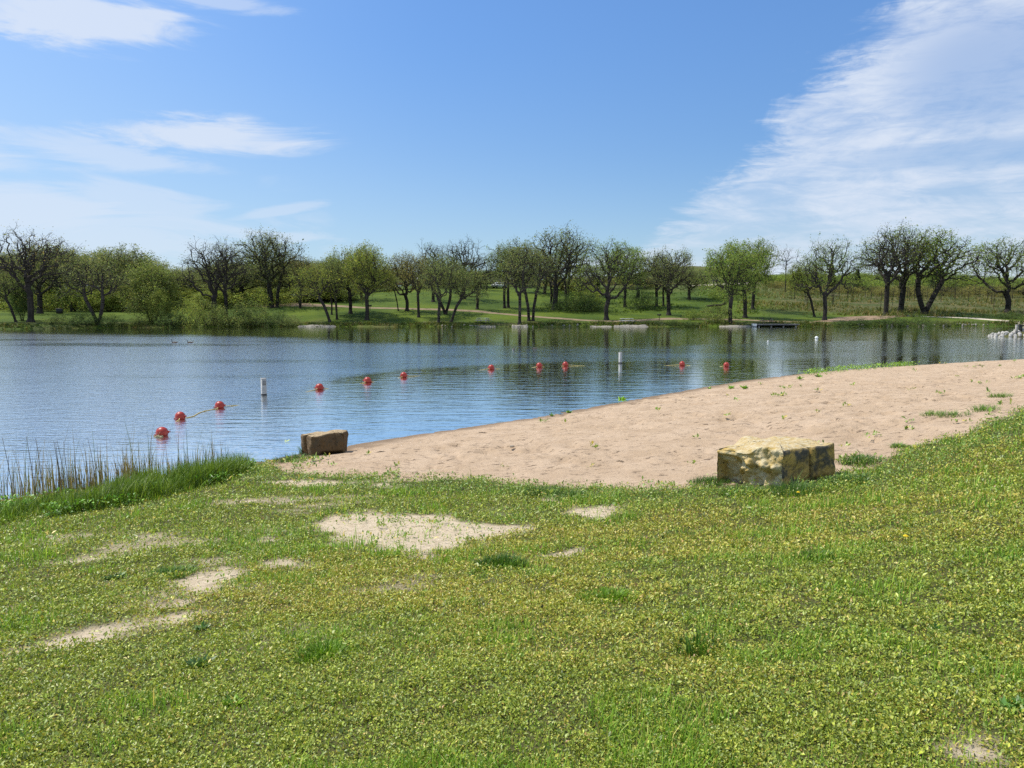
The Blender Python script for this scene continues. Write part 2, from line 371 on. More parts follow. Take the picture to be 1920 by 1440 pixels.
# ------------------------------------------------------------------ ground, one sheet to the horizon
def polar(angs, rads, close=True):
    A, R = np.meshgrid(angs, rads)
    X = np.sin(A) * R; Y = np.cos(A) * R
    na, nr = len(angs), len(rads)
    idx = np.arange(na * nr).reshape(nr, na)
    if close: idx = np.concatenate([idx, idx[:, :1]], 1)
    f = np.stack([idx[:-1, :-1], idx[:-1, 1:], idx[1:, 1:], idx[1:, :-1]], -1).reshape(-1, 4)
    return X.ravel(), Y.ravel(), f[:, ::-1]
angs = np.concatenate([np.radians(np.linspace(-46, 46, 470)), np.radians(np.linspace(50, 310, 53))])
rads = np.concatenate([[0.02, .4, .8, 1.2], np.geomspace(1.6, 60, 680), np.geomspace(62, 400, 200), np.geomspace(420, 6000, 30)])
X, Y, Fc = polar(angs, rads)
Z = H(X, Y)
mb_, mp_ = masks(X, Y)
sandy = np.maximum(mb_, mp_)
land = sstep(-.05, .1, Z)
nearr = np.hypot(X, Y) < 75
trod = np.clip(.6 + 1.6 * fbm(X / 2.5, Y / 2.5, 53, 3), .1, 1.4)
dimp = -np.maximum(0, vnoise(X * 3.4, Y * 3.4, 50) - .58) * .26 * trod - np.maximum(0, vnoise(X * 5.7 + 9, Y * 5.7, 51) - .62) * .26 * trod
Z = Z + np.where(nearr, mb_ * land * (dimp + .022 * fbm(X * 1.3, Y * 1.3, 40, 4) + trod * (.030 * fbm(X * 3.6, Y * 3.6, 46, 2) + .022 * fbm(X * 8, Y * 8, 47, 2))) + mp_ * (.012 * fbm(X * 5, Y * 5, 41, 3) - .015), 0)
# low hummock of dug sand on the beach
hx = hit(1600, 800)
Z = Z + np.where(nearr, .10 * np.exp(-(((X - hx[0]) / .9) ** 2 + ((Y - hx[1]) / .5) ** 2)) * (1 + .8 * fbm(X * 4, Y * 4, 44, 3)), 0)
wet = np.where(nearr, sstep(.12, .015, Z + .03 * fbm(X * .8, Y * .8, 45, 3)), 0)
PXA = 960 + F * X / np.maximum(Y, 1)
tfar = Y - np.interp(PXA, FS_PX, FS_D)
far = np.where((Y > 60) & (tfar > -3), 1.0, 0.0)
mead = far * sstep(1380, 1520, PXA + 60 * fbm(X / 20, Y / 20, 8, 3)) * sstep(20, 34, tfar)
mead = np.maximum(mead, far * sstep(11, 2, tfar) * sstep(-.15, .25, fbm(X / 3, Y / 1.5, 9, 3)) * .8)
mead = np.maximum(mead, far * sstep(52, 100, tfar) * sstep(1000, 1200, PXA) * .8)
m_ground, nt, out = new_mat('ground')
P = POS(nt)
beach, patch, wetA, farA, meadA = (ATTR(nt, k) for k in ('beach', 'patch', 'wet', 'far', 'mead'))
n1 = NOISE(nt, P, 1.3, 6, .6); n2 = NOISE(nt, P, 14, 6, .65); n3 = NOISE(nt, P, 90, 4, .6)
sandc = MIX(nt, MAPR(nt, n1, .3, .7), (.44, .318, .205), (.525, .392, .266))
sandc = MIX(nt, MAPR(nt, n2, .56, .76), sandc, (.31, .21, .135))
sandc = MIX(nt, MAPR(nt, NOISE(nt, MAPV(nt, P, (5, 8, 5)), 1.0, 6, .74), .55, .64), sandc, (.165, .115, .075))  # dark flecks: debris and damp sand, plus painted shadows of the pits
patc = MIX(nt, MAPR(nt, n2, .35, .7), (.62, .51, .36), (.46, .365, .24))
patc = MIX(nt, MAPR(nt, NOISE(nt, P, 40, 3, .6), .66, .74), patc, (.22, .16, .09))
soil = MIX(nt, MAPR(nt, n2, .35, .68), (.066, .080, .020), (.105, .10, .036))
soil = MIX(nt, MAPR(nt, n3, .5, .72), soil, (.17, .14, .06))
lawn = MIX(nt, MAPR(nt, NOISE(nt, P, .09, 5, .6), .36, .64), (.050, .086, .007), (.095, .135, .010))
lawn = MIX(nt, MAPR(nt, NOISE(nt, P, .8, 6, .7), .50, .75), lawn, (.028, .055, .007))
meac = MIX(nt, MAPR(nt, NOISE(nt, P, .12, 6, .65), .38, .62), (.062, .080, .020), (.125, .108, .042))
meac = MIX(nt, MAPR(nt, NOISE(nt, P, 1.1, 6, .7), .48, .7), meac, (.036, .058, .012))
c = MIX(nt, beach, soil, sandc); c = MIX(nt, patch, c, patc)
c = MIX(nt, M(nt, 'MULTIPLY', wetA, .8), c, (.17, .115, .07))
fc = MIX(nt, meadA, lawn, meac)
c = MIX(nt, farA, c, fc)
hh = M(nt, 'ADD', M(nt, 'MULTIPLY', n2, .6), M(nt, 'MULTIPLY', n3, .25))
nb = BUMP(nt, hh, 1.0, .055)
lk(nt, PRIN(nt, c, .9, nb, .15), out.inputs[0])
g = mesh_np('ground', np.stack([X, Y, Z], 1), Fc, m_ground, True, dict(beach=mb_ * nearr, patch=mp_ * nearr, wet=wet, far=far, mead=mead))
add('ground', g, kind='structure')

# ------------------------------------------------------------------ water
wang = np.concatenate([np.radians(np.linspace(-46, 46, 300)), np.radians(np.linspace(50, 310, 40))])
wrad = np.concatenate([np.geomspace(6, 90, 170), np.geomspace(92, 400, 60)])
X, Y, Fc = polar(wang, wrad)
depth = np.clip(-H(X, Y), -1, 3)
PXA = 960 + F * X / np.maximum(Y, 1); PYA = 577 + F * CAMZ / np.maximum(Y, 1)
bline = np.interp(PXA, [-200, 0, 304, 412, 599, 757, 921, 1060, 1279, 1500, 1920, 2600], [880, 850, 812, 755, 716, 696, 688, 684, 684, 684, 676, 660])   # where the rope of buoys runs
leey = np.interp(PXA, [-200, 0, 300, 480, 700, 960, 1200, 1440, 1920, 2600], [618, 622, 627, 631, 642, 650, 652, 640, 634, 630])
yb = F * CAMZ / (bline - 577)
inner = sstep(-1.0, 6.0, yb - Y + 1.2 * fbm(X / 5, Y / 5, 60, 3))                       # swimming side of the rope
strip = np.exp(-((Y - yb + 1.0) / np.interp(PXA, [500, 1000, 1900], [1.5, 2.6, 5.0])) ** 2) * sstep(560, 660, PXA)
yl = F * CAMZ / (leey - 577)
lee = sstep(-6, 10, Y - yl + 6 * fbm(X / 18, Y / 5, 61, 3))
ruf = np.clip(np.interp(PXA, [-200, 500, 900, 1300, 1900], [1, .95, .75, .42, .36]) - .64 * inner - .95 * strip - .82 * lee, .05, 1)
ruf = ruf * (1 - .35 * sstep(.0, .5, fbm(X / 16, Y / 5, 62, 3)))
m_water, nt, out = new_mat('lake_water')
P = POS(nt)
rufA = ATTR(nt, 'ruffle'); depA = ATTR(nt, 'depth')
w1 = NOISE(nt, MAPV(nt, P, (.55, 2.1, 1), (0, 0, math.radians(-24))), 1.0, 3, .5, .35)
w2 = NOISE(nt, MAPV(nt, P, (2.2, 6.0, 1), (0, 0, math.radians(-14))), 1.0, 3, .55, .3)
w3 = NOISE(nt, MAPV(nt, P, (7, 13, 1), (0, 0, math.radians(10))), 1.0, 2, .5)
hcalm = M(nt, 'ADD', M(nt, 'MULTIPLY', w1, .016), M(nt, 'MULTIPLY', w2, .0022))
hruf = M(nt, 'ADD', M(nt, 'MULTIPLY', w2, .021), M(nt, 'MULTIPLY', w3, .009))
h = M(nt, 'ADD', hcalm, M(nt, 'MULTIPLY', hruf, rufA))
nb = BUMP(nt, h, 1.0, 1.0)
glo = nt.nodes.new('ShaderNodeBsdfGlossy'); lk(nt, M(nt, 'ADD', M(nt, 'MULTIPLY', rufA, .13), .035), glo.inputs['Roughness']); lk(nt, nb, glo.inputs['Normal']); glo.inputs['Color'].default_value = (.96, .97, .95, 1)
fr = nt.nodes.new('ShaderNodeFresnel'); fr.inputs['IOR'].default_value = 1.333; lk(nt, nb, fr.inputs['Normal'])
dif = nt.nodes.new('ShaderNodeBsdfDiffuse'); dif.inputs['Color'].default_value = (.105, .115, .098, 1)
tr = nt.nodes.new('ShaderNodeBsdfTransparent'); tr.inputs['Color'].default_value = (.60, .58, .48, 1)
mx0 = nt.nodes.new('ShaderNodeMixShader'); lk(nt, MAPR(nt, depA, .0, .55), mx0.inputs[0]); lk(nt, tr.outputs[0], mx0.inputs[1]); lk(nt, dif.outputs[0], mx0.inputs[2])
mx = nt.nodes.new('ShaderNodeMixShader'); lk(nt, fr.outputs[0], mx.inputs[0]); lk(nt, mx0.outputs[0], mx.inputs[1]); lk(nt, glo.outputs[0], mx.inputs[2])
lk(nt, mx.outputs[0], out.inputs[0])
w = mesh_np('water', np.stack([X, Y, np.zeros_like(X)], 1), Fc, m_water, True, dict(depth=depth, ruffle=ruf))
add('water', w, kind='structure')
# ------------------------------------------------------------------ lawn: clover, weeds and grass as small leaves
def leaves_mesh(name, base, yaw, tilt, length, width, cols, mat, fold=.25):
    """one folded diamond leaf per row: base point, heading, lift of the leaf axis above the horizontal"""
    n = len(base)
    d = np.stack([np.cos(yaw) * np.cos(tilt), np.sin(yaw) * np.cos(tilt), np.sin(tilt)], 1)
    s = np.stack([-np.sin(yaw), np.cos(yaw), np.zeros(n)], 1)
    roll = rng.normal(0, .45, n)[:, None]
    u = np.cross(d, s)
    s = s * np.cos(roll) + u * np.sin(roll); u = np.cross(d, s)
    L = length[:, None]; W = width[:, None]
    V = np.stack([base, base + d * L * .5 + s * W * .5 + u * W * fold, base + d * L, base + d * L * .5 - s * W * .5 + u * W * fold], 1)
    i = np.arange(n)[:, None] * 4
    f = np.concatenate([i + np.array([[0, 1, 2]]), i + np.array([[0, 2, 3]])], 0)
    return mesh_np(name, V.reshape(-1, 3), f, mat, False, None, np.repeat(cols, 4, 0))
def blades_mesh(name, base, yaw, height, width, bend, cols, mat, seg=3, tipc=None):
    """curved tapering blades of seg segments"""
    n = len(base); V = []; C = []
    side = np.stack([-np.sin(yaw), np.cos(yaw), np.zeros(n)], 1); fw = np.stack([np.cos(yaw), np.sin(yaw), np.zeros(n)], 1)
    for k in range(seg + 1):
        t = k / seg
        c = base + np.array([0, 0, 1]) * (height * (t - .25 * np.abs(bend) * t * t))[:, None] + fw * (height * bend * t * t)[:, None]
        w = (width * (1 - t) ** .7 * .5)[:, None] + .0004
        V += [c + side * w, c - side * w]
        cc = cols if tipc is None else cols * (1 - t) + tipc * t
        C += [cc, cc]
    V = np.stack(V, 1).reshape(-1, 3); C = np.stack(C, 1).reshape(-1, 3)
    i = np.arange(n)[:, None] * (2 * (seg + 1))
    f = np.concatenate([i + np.array([[2 * k, 2 * k + 1, 2 * k + 3, 2 * k + 2]]) for k in range(seg)], 0)
    return mesh_np(name, V, f, mat, False, None, C)
m_leaf = leaf_mat('lawn_leaf', None, .24, .42, .45)
m_blade = leaf_mat('grass_blade', None, .35, .5, .3)
GAIN = np.array([3.25, 3.0, 1.9])
def pick(cols, w, n, jit=.18):
    c = np.array(cols)[rng.choice(len(cols), n, p=np.array(w) / sum(w))]
    return np.clip(c * GAIN * rng.normal(1, jit, (n, 1)), .004, .9)
ROCK_R = hit(1474, 912); ROCK_L = hit(603, 853)
def cover(x, y, extra=0.0):
    b, p = masks(x, y); z = H(x, y)
    c = (1 - b) * (1 - np.clip(p * 1.1 - .5 * np.maximum(0, fbm(x * 4, y * 4, 79, 3)), 0, .97))
    rr = np.hypot((x - ROCK_R[0]) / .85, (y - ROCK_R[1] - .45) / .6)
    return c * sstep(.02, .10, z) * (rr > .95), z
def scatter(n, r0, r1, a0=-44, a1=44, pw=0.0):
    u = rng.random(n); a = np.radians(rng.uniform(a0, a1, n)); q = 2 - pw
    r = (r0 ** q + u * (r1 ** q - r0 ** q)) ** (1 / q)
    return np.sin(a) * r, np.cos(a) * r, r
# colour zones: ochre, olive and fresh green patches
def zones(x, y):
    o = sstep(-.04, .34, fbm(x / 1.9 + 3, y / 1.3, 70, 4) + .14 * sstep(-1.5, 2.5, x) - .06)
    gcl = sstep(.06, .30, fbm(x / .55, y / .42, 71, 3) - .02 * sstep(0, 3, x))
    return o, gcl
def wide(n, r1, pw):
    """the ground ahead, and less densely what lies to either side of it"""
    m = int(n * .24)
    P_ = [scatter(n, 2.0, r1, pw=pw), scatter(m, 1.4, r1 + 8, 44, 84, 1.9), scatter(m, 1.4, r1, -84, -44, 1.9)]
    return tuple(np.concatenate([q[i] for q in P_]) for i in range(3))
x, y, r = wide(1400000, 17.0, 2.2); NL = len(x)
cv, z = cover(x, y)
lump = fbm(x * 7, y * 7, 72, 3); lump2 = fbm(x * 1.2, y * 1.2, 73, 3)
edge_tall = sstep(-1.1, -.1, -np.abs(seg_sd(x, y, BEACH) - .45)) * (y > 7.5)
keep = rng.random(NL) < cv * np.clip(.66 + 1.25 * lump + .25 * lump2, .32, 1)
x, y, r, z, lump, lump2, et = (v[keep] for v in (x, y, r, z, lump, lump2, edge_tall)); n = len(x)
o, gcl = zones(x, y)
size = np.clip(.0046 * r ** .62, .0085, .03) * rng.lognormal(0, .28, n)
green = pick([(.100, .132, .024), (.074, .108, .022), (.135, .162, .032), (.050, .076, .022), (.11, .14, .055)], [4, 3, 3, 2, 1.2], n, .23)
ochre = pick([(.175, .175, .042), (.20, .175, .055), (.135, .155, .032), (.23, .195, .10), (.15, .10, .05)], [4, 2.0, 6, .6, .6], n, .22) * .88
fresh = pick([(.062, .108, .016), (.085, .135, .022), (.045, .08, .015)], [3, 2, 2], n)
sel = rng.random(n)
cols = np.where((sel < .17 + .58 * o)[:, None], ochre, green)
cols = np.where((rng.random(n) < .32 * gcl)[:, None], fresh, cols)
cols = np.where((et * rng.random(n) > .45)[:, None], pick([(.060, .105, .030), (.085, .13, .040), (.045, .085, .022)], [2, 2, 1], n), cols)
hgt = np.clip(.028 + .034 * lump + .014 * lump2 + .05 * np.maximum(0, fbm(x * 2.3, y * 2.3, 74, 2)), .004, .10) * (1 + 2.0 * et) * rng.random(n)
hgt = np.where(rng.random(n) < .5, hgt, hgt * .4)
base = np.stack([x, y, z - .004 + hgt], 1)
me = leaves_mesh('lawn_plants', base, rng.uniform(0, 2 * PI, n), rng.normal(.5, .5, n), size * rng.uniform(.9, 1.7, n), size * rng.uniform(.5, .95, n), cols, m_leaf)
add('lawn_plants', me, kind='stuff', label='low clover and weed leaves covering the near lawn')
# thin grass blades among them
x, y, r = wide(220000, 17.0, 2.1); NB = len(x)
cv, z = cover(x, y); o, gcl = zones(x, y); ln = fbm(x / 1.1, y / 1.1, 75, 3)
keep = rng.random(NB) < cv * np.clip(.25 + 1.2 * ln + .5 * gcl, .05, 1)
x, y, r, z, gcl = (v[keep] for v in (x, y, r, z, gcl)); n = len(x)
hb = np.clip(.03 + .030 * gcl, 0, .1) * rng.lognormal(0, .35, n) * np.clip(r / 6, .8, 1.5)
cb = pick([(.08, .155, .022), (.12, .18, .035), (.055, .12, .018), (.26, .22, .11)], [4, 3, 2, .9], n)
me = blades_mesh('lawn_grass', np.stack([x, y, z - .004], 1), rng.uniform(0, 2 * PI, n), hb, np.clip(.0011 * r, .0035, .012), rng.normal(.35, .3, n), cb, m_blade, 2)
add('lawn_grass', me, kind='stuff', label='short grass blades growing among the lawn weeds')
# straggling sprigs of weed out on the sand near its edges and in the bare patches
NS = 52000
x, y, r = scatter(NS, 4, 46, -40, 44, pw=.6)
b, p = masks(x, y); z = H(x, y); sdb = seg_sd(x, y, BEACH)
cl = fbm(x * 1.4, y * 1.4, 77, 4)
pr = b * sstep(-1.6, -.05, sdb) * sstep(.0, .36, cl) * .9 + p * sstep(.06, .36, fbm(x * 3, y * 3, 78, 3)) * .9 + b * sstep(.36, .52, cl) * .12
keep = (rng.random(NS) < pr) & (z > .03)
x, y, r, z = (v[keep] for v in (x, y, r, z)); k = 7
x, y, r, z = (np.repeat(v, k) for v in (x, y, r, z)); n = len(x)
x += rng.normal(0, .035, n); y += rng.normal(0, .035, n)
sz = np.clip(.0036 * r, .016, .07) * rng.lognormal(0, .25, n)
me = leaves_mesh('beach_sprigs', np.stack([x, y, z + rng.uniform(0, .05, n)], 1), rng.uniform(0, 2 * PI, n), rng.normal(.6, .4, n), sz * 1.3, sz * .6,
                 pick([(.075, .125, .030), (.11, .15, .05), (.05, .09, .025), (.2, .17, .07)], [3, 3, 2, 1], n), m_leaf)
add('beach_sprigs', me, kind='stuff', label='thin straggling weeds scattered over the edge of the sand')

# ------------------------------------------------------------------ tall shore grass and reeds on the left
def region_points(poly, n):
    poly = np.asarray(poly)[:, :2]; lo, hi = poly.min(0), poly.max(0)
    x = rng.uniform(lo[0], hi[0], n); y = rng.uniform(lo[1], hi[1], n)
    k = seg_sd(x, y, poly) < 0
    return x[k], y[k]
TG = np.array([hit(a, b)[:2] for a, b in [(-160, 1010), (0, 985), (120, 968), (250, 948), (330, 930), (420, 905), (486, 884), (478, 874), (440, 878), (380, 893), (300, 903), (200, 922), (100, 938), (0, 950), (-160, 968)]])
x, y = region_points(TG, 34000); z = H(x, y); n = len(x)
right = sstep(-7.2, -5.2, x)
cl = fbm(x * 2.2, y * 2.2, 80, 3)
sdt = -seg_sd(x, y, TG)
hgt = (.13 + .22 * right) * np.clip(1 + .9 * cl, .35, 1.8) * sstep(-.05, .35, sdt) * rng.lognormal(0, .22, n) + .05
hgt = np.minimum(hgt, .42)
keep = rng.random(n) < np.clip(.45 + .8 * cl + .5 * right, .1, 1)
x, y, z, hgt = (v[keep] for v in (x, y, z, hgt)); n = len(x)
cg = pick([(.040, .074, .010), (.060, .098, .013), (.022, .044, .008), (.085, .12, .02)], [4, 3, 3, 1.2], n)
me = blades_mesh('tall_shore_grass', np.stack([x, y, z - .02], 1), rng.uniform(0, 2 * PI, n), hgt, rng.uniform(.008, .016, n), rng.normal(.45, .35, n), cg, m_blade, 3)
add('tall_shore_grass', me, kind='stuff', label='lush tall green grass on the left bank')
# broad leaves mixed in at the foot of it
x, y = region_points(TG, 16000); n = len(x); z = H(x, y)
keep = fbm(x * 1.7, y * 1.7, 82, 3) > .02; x, y, z = x[keep], y[keep], z[keep]; n = len(x)
me = leaves_mesh('bank_weeds', np.stack([x, y, z + rng.uniform(0, .16, n)], 1), rng.uniform(0, 2 * PI, n), rng.normal(.4, .45, n), rng.uniform(.03, .08, n), rng.uniform(.018, .04, n),
                 pick([(.06, .14, .02), (.10, .18, .035), (.035, .085, .015)], [3, 2, 3], n), m_leaf)
add('bank_weeds', me, kind='stuff', label='broad leaved weeds tangled in the left bank grass')
RD = np.array([at_z(a, b, 0.0)[:2] for a, b in [(-170, 975), (0, 950), (120, 936), (230, 918), (320, 901), (400, 888), (440, 880), (430, 872), (330, 886), (220, 902), (100, 918), (0, 926), (-170, 945)]])
x, y = region_points(RD, 17000)
cl = fbm(x * 3.0, y * 3.0, 85, 3); keep = rng.random(len(x)) < np.clip(.30 + 1.1 * cl, .05, 1); x, y = x[keep], y[keep]; n = len(x)
z = np.maximum(H(x, y), -.1)
lf = sstep(-4.0, -7.5, x)
dkr = 1.9
hr = (.36 + .16 * lf) * rng.lognormal(0, .35, n)
dead = rng.random(n) < .35 + .35 * lf
cr = np.where(dead[:, None], pick([(.19, .165, .12), (.13, .105, .075), (.26, .23, .17)], [3, 3, 1], n), pick([(.06, .10, .04), (.085, .13, .06), (.04, .07, .035)], [3, 2, 2], n)) / dkr
me = blades_mesh('reeds', np.stack([x, y, z - .05], 1), rng.uniform(0, 2 * PI, n), hr, rng.uniform(.009, .017, n), rng.normal(.10, .16, n), cr, m_blade, 3)
add('reeds', me, kind='stuff', label='grey green reeds standing along the left waterline')
# the tall dead stalks above the reed bed, one by one
m_stalk = simple('dead_stalk', (.15, .125, .095), .8, .3, 20)
STK = [(2, 868, 958, 8), (18, 815, 965, -10), (22, 850, 960, 6), (62, 812, 962, -6), (72, 818, 950, -14), (108, 825, 945, -10), (112, 822, 948, -3), (118, 820, 952, -8), (126, 824, 948, -4),
       (145, 862, 940, 0), (164, 842, 942, -6), (174, 820, 940, -10), (182, 856, 938, -14), (198, 862, 930, -8), (220, 866, 925, -5), (234, 868, 922, 3), (150, 880, 945, -3), (32, 866, 960, 7), (86, 868, 950, 14)]
for px, pt, pb, lean in STK:
    b = at_z(px - lean, pb, -.05); yy = b[1]; h = (pb - pt) * yy / F; dx = lean * yy / F + .0
    pts = [b + np.array([dx * t * (.6 + .4 * t) + .012 * math.sin(5 * t + px), .05 * t * math.sin(px), h * t]) for t in np.linspace(0, 1, 7)]
    me = MB().tube(pts, np.linspace(.0075, .0028, 7), 5).mesh('reed_stalk', m_stalk, True)
    add('reed_stalk', me, label='thin dead grey stalk rising above the reeds at the left waterline', cat='reed stalk', group='dead stalks above the left reeds')

# ------------------------------------------------------------------ single plants
def tuft(name, px, py, rad, h, n, cols, w, label, cat='grass tuft', group=None, broad=False, bend=.5, wd=(.006, .012), gain=.72):
    p = hit(px, py); m = n
    a = rng.uniform(0, 2 * PI, m); rr = rad * np.sqrt(rng.random(m)) * (1 if not broad else .35)
    bx, by = rr * np.cos(a), rr * np.sin(a)
    bz = H(p[0] + bx, p[1] + by) - p[2] - .005
    hh = h * (1.1 - .5 * rr / max(rad, 1e-6)) * rng.lognormal(0, .2, m)
    base = np.stack([bx, by, bz], 1)
    yaw = np.where(rng.random(m) < .7, a + rng.normal(0, .5, m), rng.uniform(0, 2 * PI, m))
    cols = [tuple(v * gain for v in c) for c in cols]
    if broad:
        hh = hh * .55
        me = leaves_mesh(name, base, yaw, rng.normal(.55, .3, m), hh, hh * rng.uniform(.28, .45, m), pick(cols, w, m), m_leaf)
    else:
        me = blades_mesh(name, base, yaw, hh, rng.uniform(*wd, m), rng.normal(bend, .25, m), pick(cols, w, m), m_blade, 3)
    return add(name, me, None, p, label=label, cat=cat, group=group)
DG = [(.032, .078, .012), (.046, .10, .015), (.022, .05, .010)]
BG = [(.075, .15, .015), (.10, .175, .022), (.055, .11, .014)]
GG = [(.045, .095, .035), (.075, .125, .055), (.03, .065, .025)]
tuft('grass_tuft', 938, 1062, .21, .10, 900, DG, [3, 2, 2], 'dense dark green round grass tuft below the bare sand patch')
tuft('grass_tuft', 1140, 1122, .20, .055, 700, BG, [3, 2, 1], 'bright yellow green low grass patch in mid lawn')
tuft('grass_tuft', 612, 1228, .17, .06, 700, BG, [3, 1, 2], 'flat vivid green grass clump on the left half of the near lawn')
tuft('grass_tuft', 1310, 1222, .13, .10, 110, DG, [2, 3, 1], 'sparse spiky dark grass clump with upright blades in the near lawn', bend=.25)
tuft('grass_tuft', 1530, 1048, .17, .06, 600, DG, [3, 2, 1], 'small deep green grass patch on the lawn below the big boulder')
tuft('broad_leaf_weed', 368, 1252, .10, .11, 60, GG + DG, [2, 2, 1, 1, 1, 1], 'dark rosette of broad leaves in the left foreground lawn', 'weed', broad=True)
tuft('broad_leaf_weed', 435, 1322, .09, .08, 45, BG, [2, 2, 1], 'bright green broad leaved weed low in the left foreground', 'weed', broad=True)
tuft('broad_leaf_weed', 378, 1180, .09, .09, 45, GG, [2, 3, 1], 'pale grey green leafy weed at the end of the dirt strip', 'weed', broad=True)
tuft('broad_leaf_weed', 1402, 1276, .09, .07, 40, GG + BG, [2, 2, 1, 1, 1, 1], 'pale broad leaved weed near the spiky grass clump', 'weed', broad=True)
tuft('broad_leaf_weed', 215, 1085, .13, .10, 70, GG, [2, 3, 1], 'silvery leafed weed on the left lawn between dirt strips', 'weed', broad=True)
tuft('grass_tuft', 322, 1078, .20, .07, 420, GG + BG, [2, 2, 1, 2, 1, 1], 'grey green bushy tuft left of the small dirt patch', bend=.7)
for px, py, s in [(1890, 1140, 1), (1840, 1240, .9), (1905, 1330, 1.2), (1760, 1180, .8), (1700, 1290, .9), (1600, 1220, .8), (1905, 1050, 1)]:
    tuft('broad_leaf_weed', px, py, .13 * s, .06 * s, int(110 * s), DG + GG, [3, 3, 2, 2, 1, 1], 'dark broad leaved weed clump on the right side of the near lawn', 'weed', 'dark weed clumps on the right of the lawn', broad=True, gain=1.25)
# seedlings along the waterline of the beach
for px, py, h, lab in [(1035, 779, .16, 'small seedling weed at the waterline, second from the small boulder'), (1068, 774, .22, 'leafy green seedling at the waterline beside a smaller one'),
                       (1166, 751, .34, 'tallest seedling weed on the waterline, right of the leafy one'), (1330, 729, .22, 'seedling weed on the beach edge left of a similar one'),
                       (1371, 729, .30, 'low weed just up the sand from the last buoys'), (1395, 729, .34, 'forked weed on the sand near the last buoy'),
                       (1535, 707, .4, 'leafy weed on the sand below the white float'), (1500, 711, .35, 'small weed on the beach right of the last buoy')]:
    tuft('shore_weed', px, py, h * .2, h * .85, 26, BG + DG, [3, 2, 2, 1, 1, 1], lab, 'weed', broad=True, gain=1.1)
# the green fringe of weeds along the far end of the beach
px = rng.uniform(1510, 1720, 95); py = np.interp(px, [1500, 1600, 1720], [701, 692, 684.5]) + np.abs(rng.normal(0, 3.2, 95)) + .6
pts = np.array([at_z(a, b, .12) for a, b in zip(px, py)]); pts[:, 2] = H(pts[:, 0], pts[:, 1])
b = np.repeat(pts, 14, 0); n = len(b); b[:, 0] += rng.normal(0, .18, n); b[:, 1] += rng.normal(0, .15, n); b[:, 2] += rng.uniform(0, .2, n)
me = leaves_mesh('shoreline_weeds', b, rng.uniform(0, 2 * PI, n), rng.normal(.6, .4, n), rng.uniform(.06, .15, n), rng.uniform(.02, .05, n), pick(BG + GG, [2, 2, 1, 1, 1, 1], n), m_leaf)
add('shoreline_weeds', me, kind='stuff', label='green fringe of weeds along the far beach edge')
# plants round both boulders
for px, py, rad, h, n, lab in [(1490, 925, .32, .17, 420, 'weedy plants at the shaded foot of the big boulder'), (1590, 905, .34, .12, 420, 'dark weed clump in the big boulder\'s shadow'), (1395, 925, .32, .09, 700, 'low weeds along the lit left foot of the big boulder'),
                         (1610, 868, .30, .13, 480, 'wispy weeds on the sand right behind the big boulder'), (548, 862, .45, .12, 380, 'weeds on the bank left of the small boulder'), (574, 850, .16, .26, 120, 'upright leafy plant against the small boulder'),
                         (1015, 927, .30, .13, 380, 'bushy weed clump left of the thin bare patch'), (1075, 935, .25, .11, 300, 'bushy weed clump right of the thin bare patch'), (1330, 905, .28, .10, 520, 'thin weeds on the sand left of the big boulder')]:
    tuft('weed_clump', px, py, rad, h, n, GG + DG, [3, 2, 2, 2, 2, 1], lab, 'weed')
for px, py, h, lab in [(1685, 838, .15, 'lone sprig of weed on the sand at the lawn edge'), (1750, 778, .2, 'small weed tuft on the sand, leftmost of the upper row'), (1788, 779, .2, 'low weed tuft on the sand by the upper lawn edge'), (1845, 769, .25, 'flat green weed patch where sand meets the upper lawn'), (1875, 744, .25, 'lone grey weed out on the sand above the lawn edge')]:
    tuft('weed_clump', px, py, .26 if h > .16 else .12, h * .55, 180, GG + BG, [2, 2, 1, 2, 1, 1], lab, 'weed', bend=.9)
# dandelion
p = hit(1697, 1020)
d = thing('dandelion', 'single yellow dandelion flower in the lawn right of the bare sand', 'flower', p)
add('stem', MB().tube([(0, 0, 0), (.004, 0, .03), (.002, 0, .06)], .0018, 6).mesh('stem', simple('dandelion_stem', (.12, .2, .04)), True), d)
fl = MB()
for k in range(40):
    a = k * 2.399; rr = .017 * math.sqrt((k + 1) / 40)
    c = np.array([.002 + rr * math.cos(a), rr * math.sin(a), .062 + .010 * (1 - (rr / .017) ** 2)])
    fl.ball(c, (.0042, .0042, .003), 6, 4)
add('flower_head', fl.mesh('flower_head', simple('dandelion_petals', (.85, .60, .01), .6, .1), True), d)
p = hit(1080, 933)
d = thing('dandelion', 'small yellow dandelion in front of the big boulder', 'flower', hit(1496, 933))
add('stem', bpy.data.meshes['stem'], d); add('flower_head', bpy.data.meshes['flower_head'], d)
